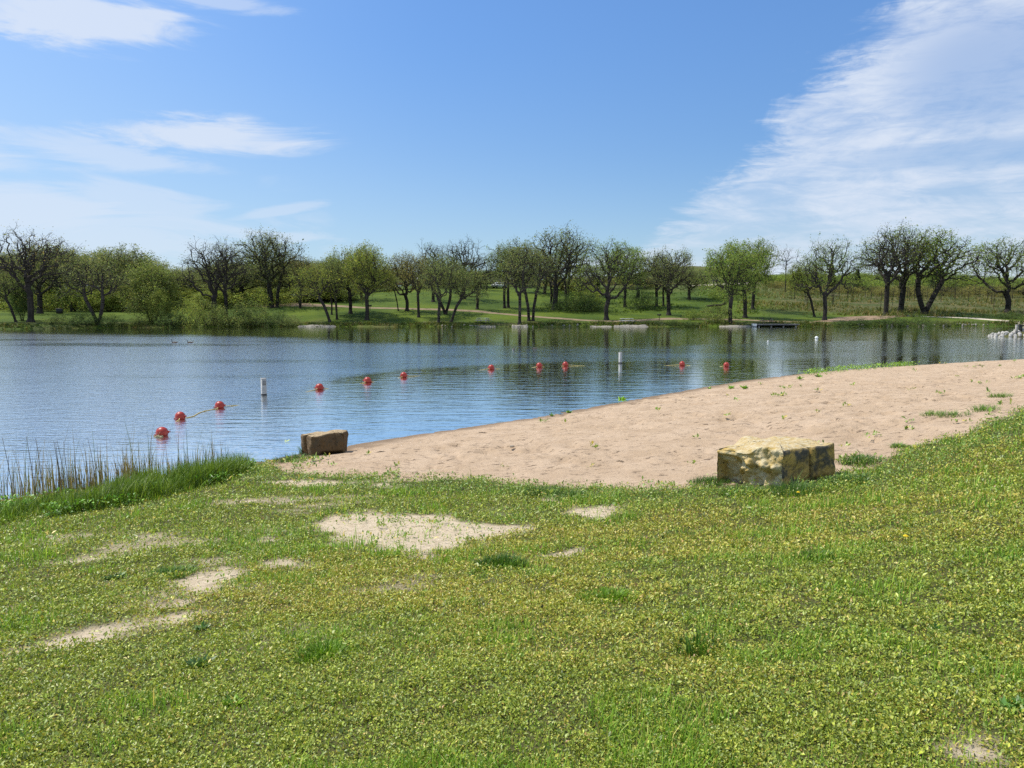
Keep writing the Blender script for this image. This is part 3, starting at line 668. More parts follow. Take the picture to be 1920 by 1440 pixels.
# ------------------------------------------------------------------ the two limestone boulders
def boulder_mesh(name, plan, h, nu, nv, disp, mat, topf, attr):
    plan = np.array(plan, float); e = np.roll(plan, -1, 0) - plan; L = np.hypot(e[:, 0], e[:, 1]); cum = np.concatenate([[0], np.cumsum(L)])
    s = np.linspace(0, cum[-1], nu, endpoint=False); k = np.searchsorted(cum, s, 'right') - 1; f = (s - cum[k]) / L[k]
    def at(ss):
        kk = np.clip(np.searchsorted(cum, ss % cum[-1], 'right') - 1, 0, len(plan) - 1); ff = (ss % cum[-1] - cum[kk]) / L[kk]
        return plan[kk] + e[kk] * ff[:, None]
    ring = sum(at(s + o) for o in np.linspace(-.035, .035, 7)) / 7          # slightly rounded corners
    cen = ring.mean(0); nrm = np.stack([e[k][:, 1], -e[k][:, 0]], 1) / L[k][:, None]
    V = []; A = []
    for j in range(nv):
        t = j / (nv - 1); z = -.12 + (h + .12) * t
        inset = .02 * max(0, (t - .93) / .07) ** 2
        P3 = np.concatenate([ring, np.full((nu, 1), z)], 1)
        d = disp(P3, k, f, t)
        xy = ring + nrm * (d - inset)[:, None]
        V.append(np.concatenate([xy, np.full((nu, 1), z) + (topf(xy) * sstep(.75, 1, t))[:, None]], 1)); A.append(np.stack([k * 1.0, np.zeros(nu)], 1))
    top = V[-1]
    for q in np.linspace(.97, .06, 26):
        xy = cen + (top[:, :2] - cen) * q
        V.append(np.concatenate([xy, (h + topf(xy) + .012 * (1 - q ** 8))[:, None]], 1)); A.append(np.stack([k * 1.0, np.ones(nu)], 1))
    n = len(V); V = np.concatenate(V); A = np.concatenate(A)
    idx = np.arange(n * nu).reshape(n, nu); idx = np.concatenate([idx, idx[:, :1]], 1)
    fc = np.stack([idx[:-1, :-1], idx[:-1, 1:], idx[1:, 1:], idx[1:, :-1]], -1).reshape(-1, 4)
    V = np.concatenate([V, [[cen[0], cen[1], h + topf(cen[None])[0] + .012]]]); A = np.concatenate([A, [[0, 1]]])
    l = (n - 1) * nu; cap = np.array([[l + i, l + (i + 1) % nu, n * nu] for i in range(nu)])
    return mesh_np(name, V, [fc, cap], mat, False, dict(top=A[:, 1], face=attr(A[:, 0])))
def rock_mat(name, cA, cB, cDark, cTop, cTop2, cShaded):
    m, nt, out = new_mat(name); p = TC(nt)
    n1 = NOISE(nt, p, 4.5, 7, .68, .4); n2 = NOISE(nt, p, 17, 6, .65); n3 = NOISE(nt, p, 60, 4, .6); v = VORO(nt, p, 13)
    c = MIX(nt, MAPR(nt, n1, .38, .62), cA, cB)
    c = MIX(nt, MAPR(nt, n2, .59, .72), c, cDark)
    rf = MIX(nt, MAPR(nt, n1, .42, .62), cShaded, cB); rf = MIX(nt, MAPR(nt, n2, .54, .74), rf, tuple(v * .35 for v in cShaded))  # shade painted into the colour of the faces turned from the sun
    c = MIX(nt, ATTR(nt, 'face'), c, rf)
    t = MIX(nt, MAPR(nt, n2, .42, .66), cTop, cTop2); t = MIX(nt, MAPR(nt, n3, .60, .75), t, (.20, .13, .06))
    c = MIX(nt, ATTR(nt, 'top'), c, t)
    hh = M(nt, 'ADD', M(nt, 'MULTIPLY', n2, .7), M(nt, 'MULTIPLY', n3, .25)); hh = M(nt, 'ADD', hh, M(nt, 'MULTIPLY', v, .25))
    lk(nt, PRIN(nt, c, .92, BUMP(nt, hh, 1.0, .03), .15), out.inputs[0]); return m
def dispR(P, k, f, t):
    d = .034 * fbm3(P, 6, 1, 5) + .055 * fbm3(P, 2.1, 2, 2)
    left = (k == 4).astype(float)                       # pitted, weathered face towards the sun
    pit = np.abs(fbm3(P * np.array([1, 1, .8]), 5.2, 3, 4)) - .16
    d = d + left * (.25 * pit * sstep(.80, .55, t) - .075 * sstep(.70 + .08 * np.sin(9 * f), .50, t) * sstep(-.1, .2, f) * sstep(1.02, .85, f) + .035 * fbm3(P, 15, 4, 3))
    lip = left * sstep(.45, .15, f)
    d = d - lip * .13 * sstep(.74, .64, t)
    right = (k == 0).astype(float)
    d = d - right * (.07 * np.exp(-((f - .52) / .018) ** 2) + .10 * sstep(.42, .05, t) * sstep(.2, .6, f))
    d = d + right * .02 * sstep(.52, .56, f)
    return d
planR = [(-.05, -.44), (.78, -.02), (.62, .42), (-.20, .60), (-.70, .30)]
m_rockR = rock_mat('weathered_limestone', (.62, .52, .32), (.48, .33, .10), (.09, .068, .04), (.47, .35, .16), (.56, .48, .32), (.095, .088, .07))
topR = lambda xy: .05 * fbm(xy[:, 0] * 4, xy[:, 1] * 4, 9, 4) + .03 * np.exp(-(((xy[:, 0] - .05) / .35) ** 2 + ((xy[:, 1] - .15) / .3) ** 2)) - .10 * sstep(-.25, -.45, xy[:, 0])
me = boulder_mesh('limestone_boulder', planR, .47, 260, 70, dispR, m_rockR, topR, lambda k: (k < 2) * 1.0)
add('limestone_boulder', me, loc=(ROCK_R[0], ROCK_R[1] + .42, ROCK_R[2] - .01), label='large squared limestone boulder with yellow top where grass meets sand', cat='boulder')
def dispL(P, k, f, t):
    d = .035 * fbm3(P, 6, 11, 4) + .06 * fbm3(P, 2.4, 12, 2)
    fr_ = (k == 0).astype(float)
    d = d - fr_ * .20 * sstep(.42, .16, t) * sstep(.18, .4, f) * sstep(1.0, .82, f)
    d = d - (k == 4) * (.12 * np.exp(-((f - .45) / .07) ** 2) + .04 * sstep(.45, .1, t))
    d = d - fr_ * .03 * np.exp(-((f - .72) / .03) ** 2) * sstep(.2, .6, t)
    return d
planL = [(-.20, -.27), (.46, -.10), (.42, .34), (-.26, .38), (-.52, .12)]
m_rockL = rock_mat('brown_limestone', (.20, .14, .08), (.14, .09, .043), (.04, .03, .021), (.42, .32, .19), (.30, .22, .13), (.11, .08, .047))
topL = lambda xy: .03 * fbm(xy[:, 0] * 5, xy[:, 1] * 5, 19, 4) + .05 * sstep(-.1, .2, xy[:, 0]) - .03
me = boulder_mesh('limestone_boulder', planL, .42, 200, 50, dispL, m_rockL, topL, lambda k: (k < 2) * 1.0)
add('limestone_boulder', me, loc=(ROCK_L[0], ROCK_L[1] + .22, ROCK_L[2] - .01), label='smaller brown limestone boulder at the water end of the beach', cat='boulder')
# stones and bits of driftwood on the sand
m_stone = simple('beach_pebble', (.30, .25, .19), .85, .3, 9, .01)
m_twig = simple('driftwood', (.13, .095, .065), .9, .3, 15)
def lump_mesh(name, r, seed, mat, nu=12, nv=8, amp=.25):
    b = MB(); b.ball((0, 0, 0), 1.0, nu, nv); V = b.v[0]
    V = V * (1 + amp * fbm3(V + seed, 1.3, seed, 3))[:, None] * np.array(r)
    return mesh_np(name, V, np.array(b.f[4]), mat, True)
for px, py, s, lab in [(1163, 866, .13, 'dark twig lying alone on the middle of the sand'), (905, 812, .2, 'twig on the sand below the tall waterline weed'), (716, 848, .18, 'dark stick on the sand right of the small boulder'), (1840, 686, .5, 'dark stick near the far right end of the beach')]:
    p = hit(px, py); a = random.uniform(-.4, .4)
    b = MB().tube([(-s / 2, 0, .008), (-s * .1, .015, .014), (s * .2, -.01, .010), (s / 2, .02, .008)], [.006, .011, .009, .004], 6).tube([(s * .1, 0, .01), (s * .22, .05, .02)], [.006, .003], 5)
    add('twig', b.mesh('twig', m_twig, True), loc=p, rot=(0, 0, a), label=lab, cat='twig')
for px, py, s, lab in [(588, 861, .045, 'pale pebble at the foot of the small boulder'), (602, 862, .03, 'smaller pebble beside the pale one below the small boulder'), (960, 838, .05, 'dark lump of stone lying on the open sand')]:
    add('pebble', lump_mesh('pebble', (s, s * .8, s * .5), int(px), m_stone), loc=hit(px, py) + np.array([0, 0, s * .25]), label=lab, cat='pebble')

# ------------------------------------------------------------------ swim rope: buoys, rope and two white posts
m_red, nt, out = new_mat('red_buoy_plastic')
p = TC(nt); cr = MIX(nt, MAPR(nt, NOISE(nt, p, 14, 5, .6), .4, .7), (.40, .034, .016), (.27, .022, .012))
cr = MIX(nt, MAPR(nt, NOISE(nt, p, 30, 5, .7), .60, .72), cr, (.25, .05, .035))
lk(nt, PRIN(nt, cr, .42, BUMP(nt, NOISE(nt, p, 40, 3), .3, .004), .5), out.inputs[0])
m_rope = simple('yellow_rope', (.52, .42, .17), .8, .3, 30)
m_weed = simple('dried_waterweed', (.40, .36, .22), .9, .35, 25)
b = MB().ball((0, 0, 0), .150, 32, 20); float_me = b.mesh('float', m_red, True)
b = MB()
for t in np.linspace(0, 2 * PI, 28, endpoint=False): pass
ringp = [(.151 * math.cos(t), 0, .151 * math.sin(t)) for t in np.linspace(0, 2 * PI, 33)]
b.tube(ringp, .006, 6, False); seam_me = b.mesh('seam', m_red, True)
lugs = []
for s in (-1, 1):
    b = MB(); b.tube([(s * .135, 0, -.02), (s * .165, 0, -.02), (s * .18, 0, -.02)], [.034, .030, .018], 12)
    b.tube([(s * .19 + .018 * math.cos(t), 0, -.02 + .018 * math.sin(t)) for t in np.linspace(0, 2 * PI, 13)], .007, 6, False)
    lugs.append(('rope_lug', b.mesh('rope_lug', m_red, True)))
BU = [(304, 817, 'nearest red buoy with a clump of dried weed on its rope'), (338, 786, 'second red buoy from the left, with rope trailing to the right'), (412, 765, 'third red buoy from the left, yellow rope on its left side'),
      (599, 730, 'red buoy just right of the near white post'), (689, 717, 'red buoy in the middle of the three right of the near post'), (757, 707, 'rightmost red buoy of the three beyond the near post'),
      (921, 692, 'lone red buoy halfway between the two white posts'), (1011, 688, 'left red buoy of the close pair before the far post'), (1060, 686, 'right red buoy of the close pair, nearest the far post'),
      (1279, 685, 'first red buoy right of the far white post'), (1362, 687, 'last red buoy of the rope, nearest the beach')]
bpos = []
for i, (px, py, lab) in enumerate(BU):
    p = at_z(px, py, 0); bpos.append(p); s = .93 if i < 3 else 1.0
    t = thing('swim_buoy', lab, 'buoy', (p[0], p[1], .075), random.uniform(-.5, .9), 'red buoys of the swim rope', (s, s, s))
    t.rotation_euler = (random.uniform(-.2, .2), random.uniform(-.25, .25), random.uniform(-.2, .9))
    for nme, me in (('float', float_me), ('seam', seam_me), *lugs): add(nme, me, t)
# the rope: mostly sunk, breaks the surface between the second and third buoys
pts = []
for a, c in zip(bpos[:-1], bpos[1:]):
    for t in np.linspace(0, 1, 14)[:-1]:
        q = a * (1 - t) + c * t; dip = math.sin(PI * t)
        q = q + np.array([.10 * math.sin(7 * t), -.14 * dip, 0]); q[2] = .055 * (1 - dip * 2.6)
        pts.append(q)
for k in range(13, 26):                                  # the floating stretch
    t = (k - 13) / 13; pts[k][2] = .012 if .1 < t < .95 else pts[k][2]; pts[k][1] -= .02
pts.append(bpos[-1] + np.array([0, 0, .04]))
add('swim_rope', MB().tube(pts, .013, 6).mesh('swim_rope', m_rope, True), label='yellow rope linking the red buoys, afloat between the second and third', cat='rope')
b = MB(); q0 = bpos[0]; b.ball((-.02, -.16, .005), (.11, .07, .018), 14, 8)
for k in range(26):
    a = random.uniform(0, 2 * PI); r0 = random.uniform(0, .05); c = np.array([random.gauss(-.04, .045), random.gauss(-.17, .03), .012])
    b.tube([c, c + np.array([.03 * math.cos(a), .03 * math.sin(a), random.uniform(0, .035)]), c + np.array([.06 * math.cos(a + .6), .05 * math.sin(a + .6), random.uniform(-.005, .02)])], [.008, .006, .002], 5)
b.tube([(-.03, -.17, .02), (0, -.155, .07), (.02, -.146, .12)], .006, 5)
add('waterweed', b.mesh('waterweed', m_weed, True), loc=(q0[0], q0[1], 0), label='tangle of dried weed floating against the nearest red buoy', cat='waterweed')
m_white = simple('weathered_white_paint', (.36, .355, .335), .6, .12, 6, .004, 25, .4, (.42, .40, .34))
m_dark = simple('dark_band', (.05, .048, .042), .7, .2, 10)
m_plate = simple('grey_plate', (.20, .20, .19), .6, .2, 10)
for px, pb, pt, lab, band in [(495, 741, 710, 'near white wooden post standing in the water', 1), (1163, 681, 661, 'far white wooden post standing in the water', 0)]:
    p = at_z(px, pb, 0); hh = (pb - pt) * p[1] / F; wd = .165 if band else .15
    t = thing('swim_post', lab, 'post', (p[0], p[1], 0), .55, 'white posts of the swim area')
    add('shaft', MB().box((0, 0, hh / 2 - .5), (wd, wd, hh + 1.0), None, .012).mesh('shaft', m_white), t)
    add('cap', MB().box((0, 0, hh + .012), (wd + .012, wd + .012, .024), None, .006).mesh('cap', m_white), t)
    add('waterline_band', MB().box((0, 0, .03), (wd + .006, wd + .006, .07), None, .012).mesh('waterline_band', m_dark), t)
    if band: add('plate', MB().box((0, -wd / 2 - .004, hh - .14), (wd * .72, .008, .16)).mesh('plate', m_plate), t)

# ------------------------------------------------------------------ birds and floats out on the lake
m_gb = simple('goose_body', (.13, .105, .08), .8, .35, 9); m_gn = simple('goose_neck', (.015, .014, .013), .6, .2, 9); m_gw = simple('goose_white', (.7, .69, .66), .7, .1, 9)
def bird(name, label, px, py, s, face, body, neck, nh, group, cheek=True):
    p = at_z(px, py, 0); t = thing(name, label, name, p, face, group, (s, s, s))
    prof = [(-.46, .075, .16), (-.38, .07, .10), (-.25, .055, .155), (-.05, .04, .175), (.14, .045, .165), (.27, .07, .12), (.33, .10, .075)]
    b = MB(); b.tube([(x, 0, z) for x, z, r in prof], [r * .9 if i else .02 for i, (x, z, r) in enumerate(prof)], 12)
    b.tube([(-.40, 0, .10), (-.52, 0, .13), (-.58, 0, .13)], [.07, .04, .01], 8)
    add('body', b.mesh('body', body, True), t)
    b = MB(); b.tube([(.27, 0, .08), (.34, 0, .18), (.33, 0, .18 + nh * .5), (.36, 0, .18 + nh)], [.075, .05, .036, .036], 10)
    b.ball((.39, 0, .20 + nh), (.062, .043, .045), 12, 8); b.tube([(.43, 0, .197 + nh), (.50, 0, .185 + nh)], [.022, .008], 8)
    add('neck', b.mesh('neck', neck, True), t)
    if cheek: add('rump', MB().ball((-.40, 0, .055), (.10, .075, .06), 12, 8).mesh('rump', m_gw, True), t)
bird('goose', 'left goose of the pair swimming off the left shore', 327, 643, .62, PI * 1.0, m_gb, m_gn, .26, 'geese on the lake')
bird('goose', 'right goose of the pair swimming off the left shore', 356, 643, .62, PI * 1.05, m_gb, m_gn, .20, 'geese on the lake')
bird('duck', 'dark duck with white side swimming in mid lake', 963, 656, .50, 1.3, m_gb, m_gn, .10, 'ducks in mid lake')
bird('duck', 'small grey duck right of the dark one in mid lake', 1003, 654, .42, .2, m_gb, m_gb, .08, 'ducks in mid lake', False)
m_wf = simple('white_float', (.75, .75, .72), .5, .08, 8)
def afloat(label, px, py, r):
    p = at_z(px, py, 0); t = thing('float', label, 'float', p)
    add('ball', MB().ball((0, 0, r * .55), r, 20, 12).mesh('ball', m_wf, True), t)
    add('collar', MB().tube([(r * 1.02 * math.cos(a), r * 1.02 * math.sin(a), r * .4) for a in np.linspace(0, 2 * PI, 25)], r * .09, 6, False).mesh('collar', m_plate, True), t)
    add('eyelet', MB().tube([(r * .16 * math.cos(a), 0, r * 1.6 + r * .16 * math.sin(a)) for a in np.linspace(0, 2 * PI, 13)], r * .06, 6, False).mesh('eyelet', m_plate, True), t)
afloat('round white mooring float out on the lake, below the right oaks', 1531, 635, .16)
afloat('tiny pale float on the lake, left of the larger white one', 1440, 641, .08)
m_lily = simple('floating_leaf', (.42, .50, .16), .6, .25, 8)
p = at_z(534, 829, 0)
lv = MB()
for a, l in ((.3, .13), (1.0, .16), (1.6, .10)):
    lv.put(np.array([(0, 0, .006), (l * .5 * math.cos(a - .3), l * .5 * math.sin(a - .3), .02), (l * math.cos(a), l * math.sin(a), .05), (l * .5 * math.cos(a + .3), l * .5 * math.sin(a + .3), .02)]), [(0, 1, 2, 3)])
add('floating_leaf', lv.mesh('floating_leaf', m_lily), loc=p, label='pale green leaf floating left of the small boulder', cat='leaf')
# ------------------------------------------------------------------ tree kinds, grown by space colonisation
def grow(seed, stems, clusters, D=.42, per=15, spread=.72, kill=.58, infl=5.0, iters=90, gnarl=.32):
    r = np.random.default_rng(seed)
    A = np.concatenate([c + r.normal(0, spread, (per, 3)) * np.array([1, 1, .75]) for c in clusters])
    P = []; par = []
    for st in stems:
        st = np.asarray(st, float); last = -1
        n = max(2, int(np.linalg.norm(np.diff(st, axis=0), axis=1).sum() / D))
        tt = np.linspace(0, len(st) - 1, n)
        for t in tt:
            k = min(int(t), len(st) - 2); q = st[k] * (1 - (t - k)) + st[k + 1] * (t - k)
            P.append(q); par.append(last); last = len(P) - 1
    nd = np.full(len(A), 1e9); ni = np.zeros(len(A), int); new0 = 0; kids = {}
    for it in range(iters):
        arr = np.array(P[new0:])
        if len(arr):
            d = np.sqrt(((A[:, None] - arr[None]) ** 2).sum(-1)); j = d.argmin(1); m = d[np.arange(len(A)), j]
            b = m < nd; nd[b] = m[b]; ni[b] = j[b] + new0
        al = nd > kill; A, nd, ni = A[al], nd[al], ni[al]
        if not len(A): break
        new0 = len(P); act = nd < infl * (1 if it < 40 else 2)
        if not act.any(): act = nd <= nd.min() + .5
        dirs = {}
        for a, k in zip(A[act], ni[act]): dirs.setdefault(int(k), []).append(a)
        for k, aa in dirs.items():
            q = P[k]; v = np.mean([(a - q) / (np.linalg.norm(a - q) + 1e-9) for a in aa], 0) + r.normal(0, gnarl, 3) + np.array([0, 0, .06])
            v /= np.linalg.norm(v) + 1e-9; c = q + v * D
            if any(np.linalg.norm(c - P[z]) < D * .35 for z in kids.get(k, [])): continue
            kids.setdefault(k, []).append(len(P)); P.append(c); par.append(k)
        if len(P) == new0: break
    return np.array(P), np.array(par)
def twigs(P, par, seed, n_per=2, ln=.8):
    """short forked twigs at the branch ends"""
    r = np.random.default_rng(seed); kids = np.zeros(len(P), int)
    for q in par:
        if q >= 0: kids[q] += 1
    P = list(P); par = list(par)
    for i in range(len(kids)):
        if (kids[i] == 0 or r.random() < .12) and par[i] >= 0:
            d = P[i] - P[par[i]]; d = d / (np.linalg.norm(d) + 1e-9)
            for _ in range(n_per):
                v = d + r.normal(0, .6, 3) + np.array([0, 0, .2]); v /= np.linalg.norm(v); a = P[i] + v * ln * r.uniform(.3, .6)
                P.append(a); par.append(i); k = len(P) - 1
                v2 = v + r.normal(0, .5, 3); v2 /= np.linalg.norm(v2); P.append(a + v2 * ln * r.uniform(.3, .6)); par.append(k)
    return np.array(P), np.array(par)
def limb_arrays(P, par, r0, tip=.016, power=2.75, flare=1.0):
    n = len(P); a = np.zeros(n)
    for i in range(n - 1, -1, -1):
        if a[i] == 0: a[i] = tip ** power
        if par[i] >= 0: a[par[i]] += a[i]
    rad = a ** (1 / power); root = [i for i in range(n) if par[i] < 0]
    s = r0 / max(rad[i] for i in root); rad = tip + (rad - tip) * s
    V = []; Fs = []; o = 0
    for i in range(n):
        q = par[i]
        if q < 0: continue
        A, B = P[q], P[i]; t = B - A; L = np.linalg.norm(t)
        if L < 1e-6: continue
        t = t / L; u = np.cross(t, (0, 0, 1) if abs(t[2]) < .9 else (1, 0, 0)); u /= np.linalg.norm(u); w = np.cross(t, u)
        ra = min(rad[q], rad[i] * 1.6); rb = rad[i]
        if par[q] < 0: ra *= 1 + .6 * flare
        k = 7 if rb > .1 else (5 if rb > .045 else 3)
        an = np.arange(k) * 2 * PI / k; c, s_ = np.cos(an)[:, None], np.sin(an)[:, None]
        V.append(A + ra * (c * u + s_ * w)); V.append(B + rb * (c * u + s_ * w) + t * rb * .4)
        idx = o + np.arange(k); nx = o + (np.arange(k) + 1) % k
        Fs.append(np.stack([idx, nx, nx + k, idx + k], 1)); o += 2 * k
    return np.concatenate(V), np.concatenate(Fs)
TONES = np.array([(.110, .135, .040), (.135, .150, .045), (.085, .115, .035), (.155, .145, .060), (.10, .12, .055)]) * 1.9
def leaf_arrays(P, par, seed, per, size, spread=.28):
    r = np.random.default_rng(seed + 5); kids = np.zeros(len(P), int)
    for q in par:
        if q >= 0: kids[q] += 1
    ends = [i for i in range(len(P)) if kids[i] == 0]
    pts = np.repeat(P[ends], max(1, int(per)), 0)
    if per < 1: pts = pts[r.random(len(pts)) < per]
    n = len(pts); pts = pts + r.normal(0, spread, (n, 3))
    nv = r.normal(0, 1, (n, 3)) + np.array([0, 0, .7]); nv /= np.linalg.norm(nv, axis=1, keepdims=True)
    u = np.cross(nv, r.normal(0, 1, (n, 3))); u /= np.linalg.norm(u, axis=1, keepdims=True); w = np.cross(nv, u)
    s = (size * r.lognormal(0, .3, n))[:, None]
    V = np.stack([pts - u * s * .6, pts + w * s * .35 + nv * s * .1, pts + u * s * .6, pts - w * s * .35 + nv * s * .1], 1).reshape(-1, 3)
    cl = vnoise3(pts[:, 0] * .5, pts[:, 1] * .5, pts[:, 2] * .5, seed)
    c = TONES[r.integers(0, len(TONES), n)] * r.normal(1, .16, (n, 1)) * (.8 + .45 * cl)[:, None]
    return V, np.arange(4 * n).reshape(-1, 4), np.repeat(np.clip(c, .01, .5), 4, 0)
def crown_clusters(seed, R, zc, rz, n, c=(0, 0), flat=.0, low=0):
    n = int(n * 1.35)
    r = np.random.default_rng(seed); out = []
    lobes = []
    while len(lobes) < 9:                                   # the crown is made of the heads of its main limbs
        v = r.normal(0, 1, 3); v /= np.linalg.norm(v); v *= r.uniform(.45, .72)
        if v[2] > -.35 and all(np.linalg.norm(v - o) > .34 for o in lobes): lobes.append(v)
    tries = 0
    while len(out) < n and tries < 20000:
        tries += 1
        v = r.normal(0, 1, 3); v /= np.linalg.norm(v); v = lobes[r.integers(len(lobes))] + v * r.uniform(.2, 1) ** .5 * .40
        p = np.array([c[0] + v[0] * R, c[1] + v[1] * R, zc + v[2] * rz]); v = v / np.linalg.norm(v)
        if v[2] < -.55 and r.random() < .7: continue
        if out and min(np.linalg.norm(p - o) for o in out) < R * .13: continue
        out.append(p)
    for k in range(low):
        a = r.uniform(0, 2 * PI); out.append(np.array([c[0] + math.cos(a) * R * .85, c[1] + math.sin(a) * R * .85, zc - rz * r.uniform(.55, .85)]))
    return out
m_bark, nt, out = new_mat('oak_bark')
p = POS(nt); cb = MIX(nt, MAPR(nt, NOISE(nt, MAPV(nt, p, (6, 6, 1.2)), 1.0, 5, .6), .35, .65), (.030, .026, .023), (.060, .052, .045))
lk(nt, PRIN(nt, cb, .95, None, .1), out.inputs[0])
CROWN_TONE = {k: leaf_mat('oak_leaves_' + k, c, .5, .6, .2) for k, c in dict(olive=(1.0, 1.0, 1.0), fresh=(1.02, 1.18, .70), yellow=(1.12, 1.12, .68), dull=(.98, 1.02, .95), reddish=(1.22, 1.0, .90), bright=(1.25, 1.30, .80), dark=(.50, .66, .55), willow=(1.0, 1.04, .82)).items()}
ARR = {}
def proto(name, seed, stems, clusters, r0, leaf, lsize, H_, R_, tw=2, twl=.9, D=.42, tip=.013, lspread=.28, flare=1.0, gn=.32, per=16):
    P, par = grow(seed, stems, clusters, D, per=per, gnarl=gn)
    P, par = twigs(P, par, seed, tw, twl)
    z = P[:, 2].max()
    w = limb_arrays(P, par, r0 * 1.05, tip, flare=flare); l = leaf_arrays(P, par, seed, leaf * 2.1, lsize * .58, lspread * 1.1)
    a = np.percentile(l[0][:, 0], [1, 99]) if len(l[0]) else np.array([-1, 1])
    ARR[name] = dict(w=w, l=l, h=float(np.percentile(P[:, 2], 99.7)), width=float(a[1] - a[0]), cx=float(a.mean()),
                     trunk=mesh_np('trunk', w[0], w[1], m_bark, True), crown=mesh_np('crown', l[0], l[1], CROWN_TONE['olive'], False, None, l[2]))
def st(*p): return [np.array(p, float)]
for i in range(3):
    proto(f'wide{i}', 100 + i, st((0, 0, 0), (.1, 0, 2), (.2 - .3 * i, .1, 3.6)), crown_clusters(200 + i, 6.6, 8.6, 4.2, 46, low=5), .42, 3.0, .25, 13, 8, tw=3)
for i in range(3):
    proto(f'tall{i}', 110 + i, st((0, 0, 0), (.15, 0, 2.5), (-.1 + .2 * i, .1, 4.6)), crown_clusters(210 + i, 4.3, 9.0, 4.0, 38, low=2), .33, 4.5, .26, 13, 5, tw=3)
for i in range(3):
    proto(f'dense{i}', 120 + i, st((0, 0, 0), (.1, 0, 2), (0, .1 * i, 4.0)), crown_clusters(220 + i, 4.8, 8.2, 4.2, 50, low=3), .36, 7.5, .28, 12.5, 5.5, tw=3)
for i in range(3):
    proto(f'bare{i}', 130 + i, st((0, 0, 0), (.1, 0, 2), (.1, 0, 4.2)), crown_clusters(230 + i, 5.2, 9.0, 4.2, 44), .38, 1.0, .22, 13, 6, tw=3, twl=1.1)
proto('lean', 140, st((0, 0, 0), (-.5, 0, 1.5), (-1.2, 0, 3.2), (-2.2, .1, 4.6)), crown_clusters(240, 4.3, 7.4, 3.0, 36, (-3.0, 0), low=3), .30, 6, .26, 10, 5, tw=3)
proto('vee', 150, [np.array([(0, 0, 0), (.3, 0, 1.0), (1.2, .1, 3.2), (2.0, .1, 5.0)]), np.array([(0, 0, 0), (-.5, 0, 1.6), (-1.0, 0, 3.6), (-1.1, -.1, 5.2)])], crown_clusters(250, 5.4, 9.0, 3.8, 44, low=3), .30, 3.2, .25, 13, 6, tw=3)
proto('twin', 160, [np.array([(.35, 0, 0), (.5, 0, 2.5), (1.0, 0, 5.0)]), np.array([(-.45, .2, 0), (-.6, .2, 2.5), (-1.1, .2, 5.0)])], crown_clusters(260, 5.6, 9.2, 4.0, 46, low=3), .30, 2.6, .25, 13, 6, tw=3)
proto('crook', 170, st((0, 0, 0), (-.3, 0, 2.0), (-.9, 0, 4.4), (-1.9, 0, 5.6), (-3.0, 0, 6.1)), crown_clusters(270, 1.8, 6.8, 1.0, 8, (-3.4, 0)), .17, 4, .24, 8, 3, tw=2)
proto('thin', 180, st((0, 0, 0), (.1, 0, 3), (0, 0, 6), (.1, 0, 9)), crown_clusters(280, 1.9, 8.6, 4.2, 26), .16, .35, .18, 12, 2.2, tw=2, twl=1.0)
proto('willow', 190, [np.array([(.2 * k - .4, .1 * k, 0), (.5 * k - 1.0, .2, 2.2)]) for k in range(5)], crown_clusters(290, 3.9, 5.4, 4.0, 60, low=8), .13, 13, .30, 9, 4.5, tw=3, lspread=.40)
for i in range(3):
    proto(f'bush{i}', 195 + i, [np.array([(.3 * k - .6, .2 * (k % 2), 0), (.55 * k - 1.1, .2, .8)]) for k in range(5)], crown_clusters(295 + i, 2.3, 1.5, 1.3, 40, low=9), .06, 13, .22, 3, 2.5, tw=2, twl=.6, D=.32, tip=.010, lspread=.25, per=9)
proto('sapling', 199, st((0, 0, 0), (.05, 0, 2), (.1, 0, 3.6)), crown_clusters(299, .75, 3.4, 1.5, 10), .06, 1.0, .18, 5, 1, tw=2, twl=.7, tip=.012, per=8)
def tree(px, pb, pt, wpx, kind, tone, rot, label, cat='tree', name='oak_tree', group=None, cpx=None, pos=None):
    p = hit(px, pb, 60) if pos is None else pos
    A = ARR[kind]; hgt = (pb - pt) * p[1] / F * (1.08 if name == 'oak_tree' else 1); wid = wpx * p[1] / F * (1.1 if name == 'oak_tree' else 1)
    sx = wid / A['width']; sz = hgt / A['h']
    p = np.array([p[0], p[1], gz(p[0], p[1]) - .08])
    t = thing(name, label, cat, p, rot, group, (sx, sx, sz))
    add('trunk', A['trunk'], t)
    c = add('crown', A['crown'], t)
    c.material_slots[0].link = 'OBJECT'; c.material_slots[0].material = CROWN_TONE[tone]
    return t
R = math.radians
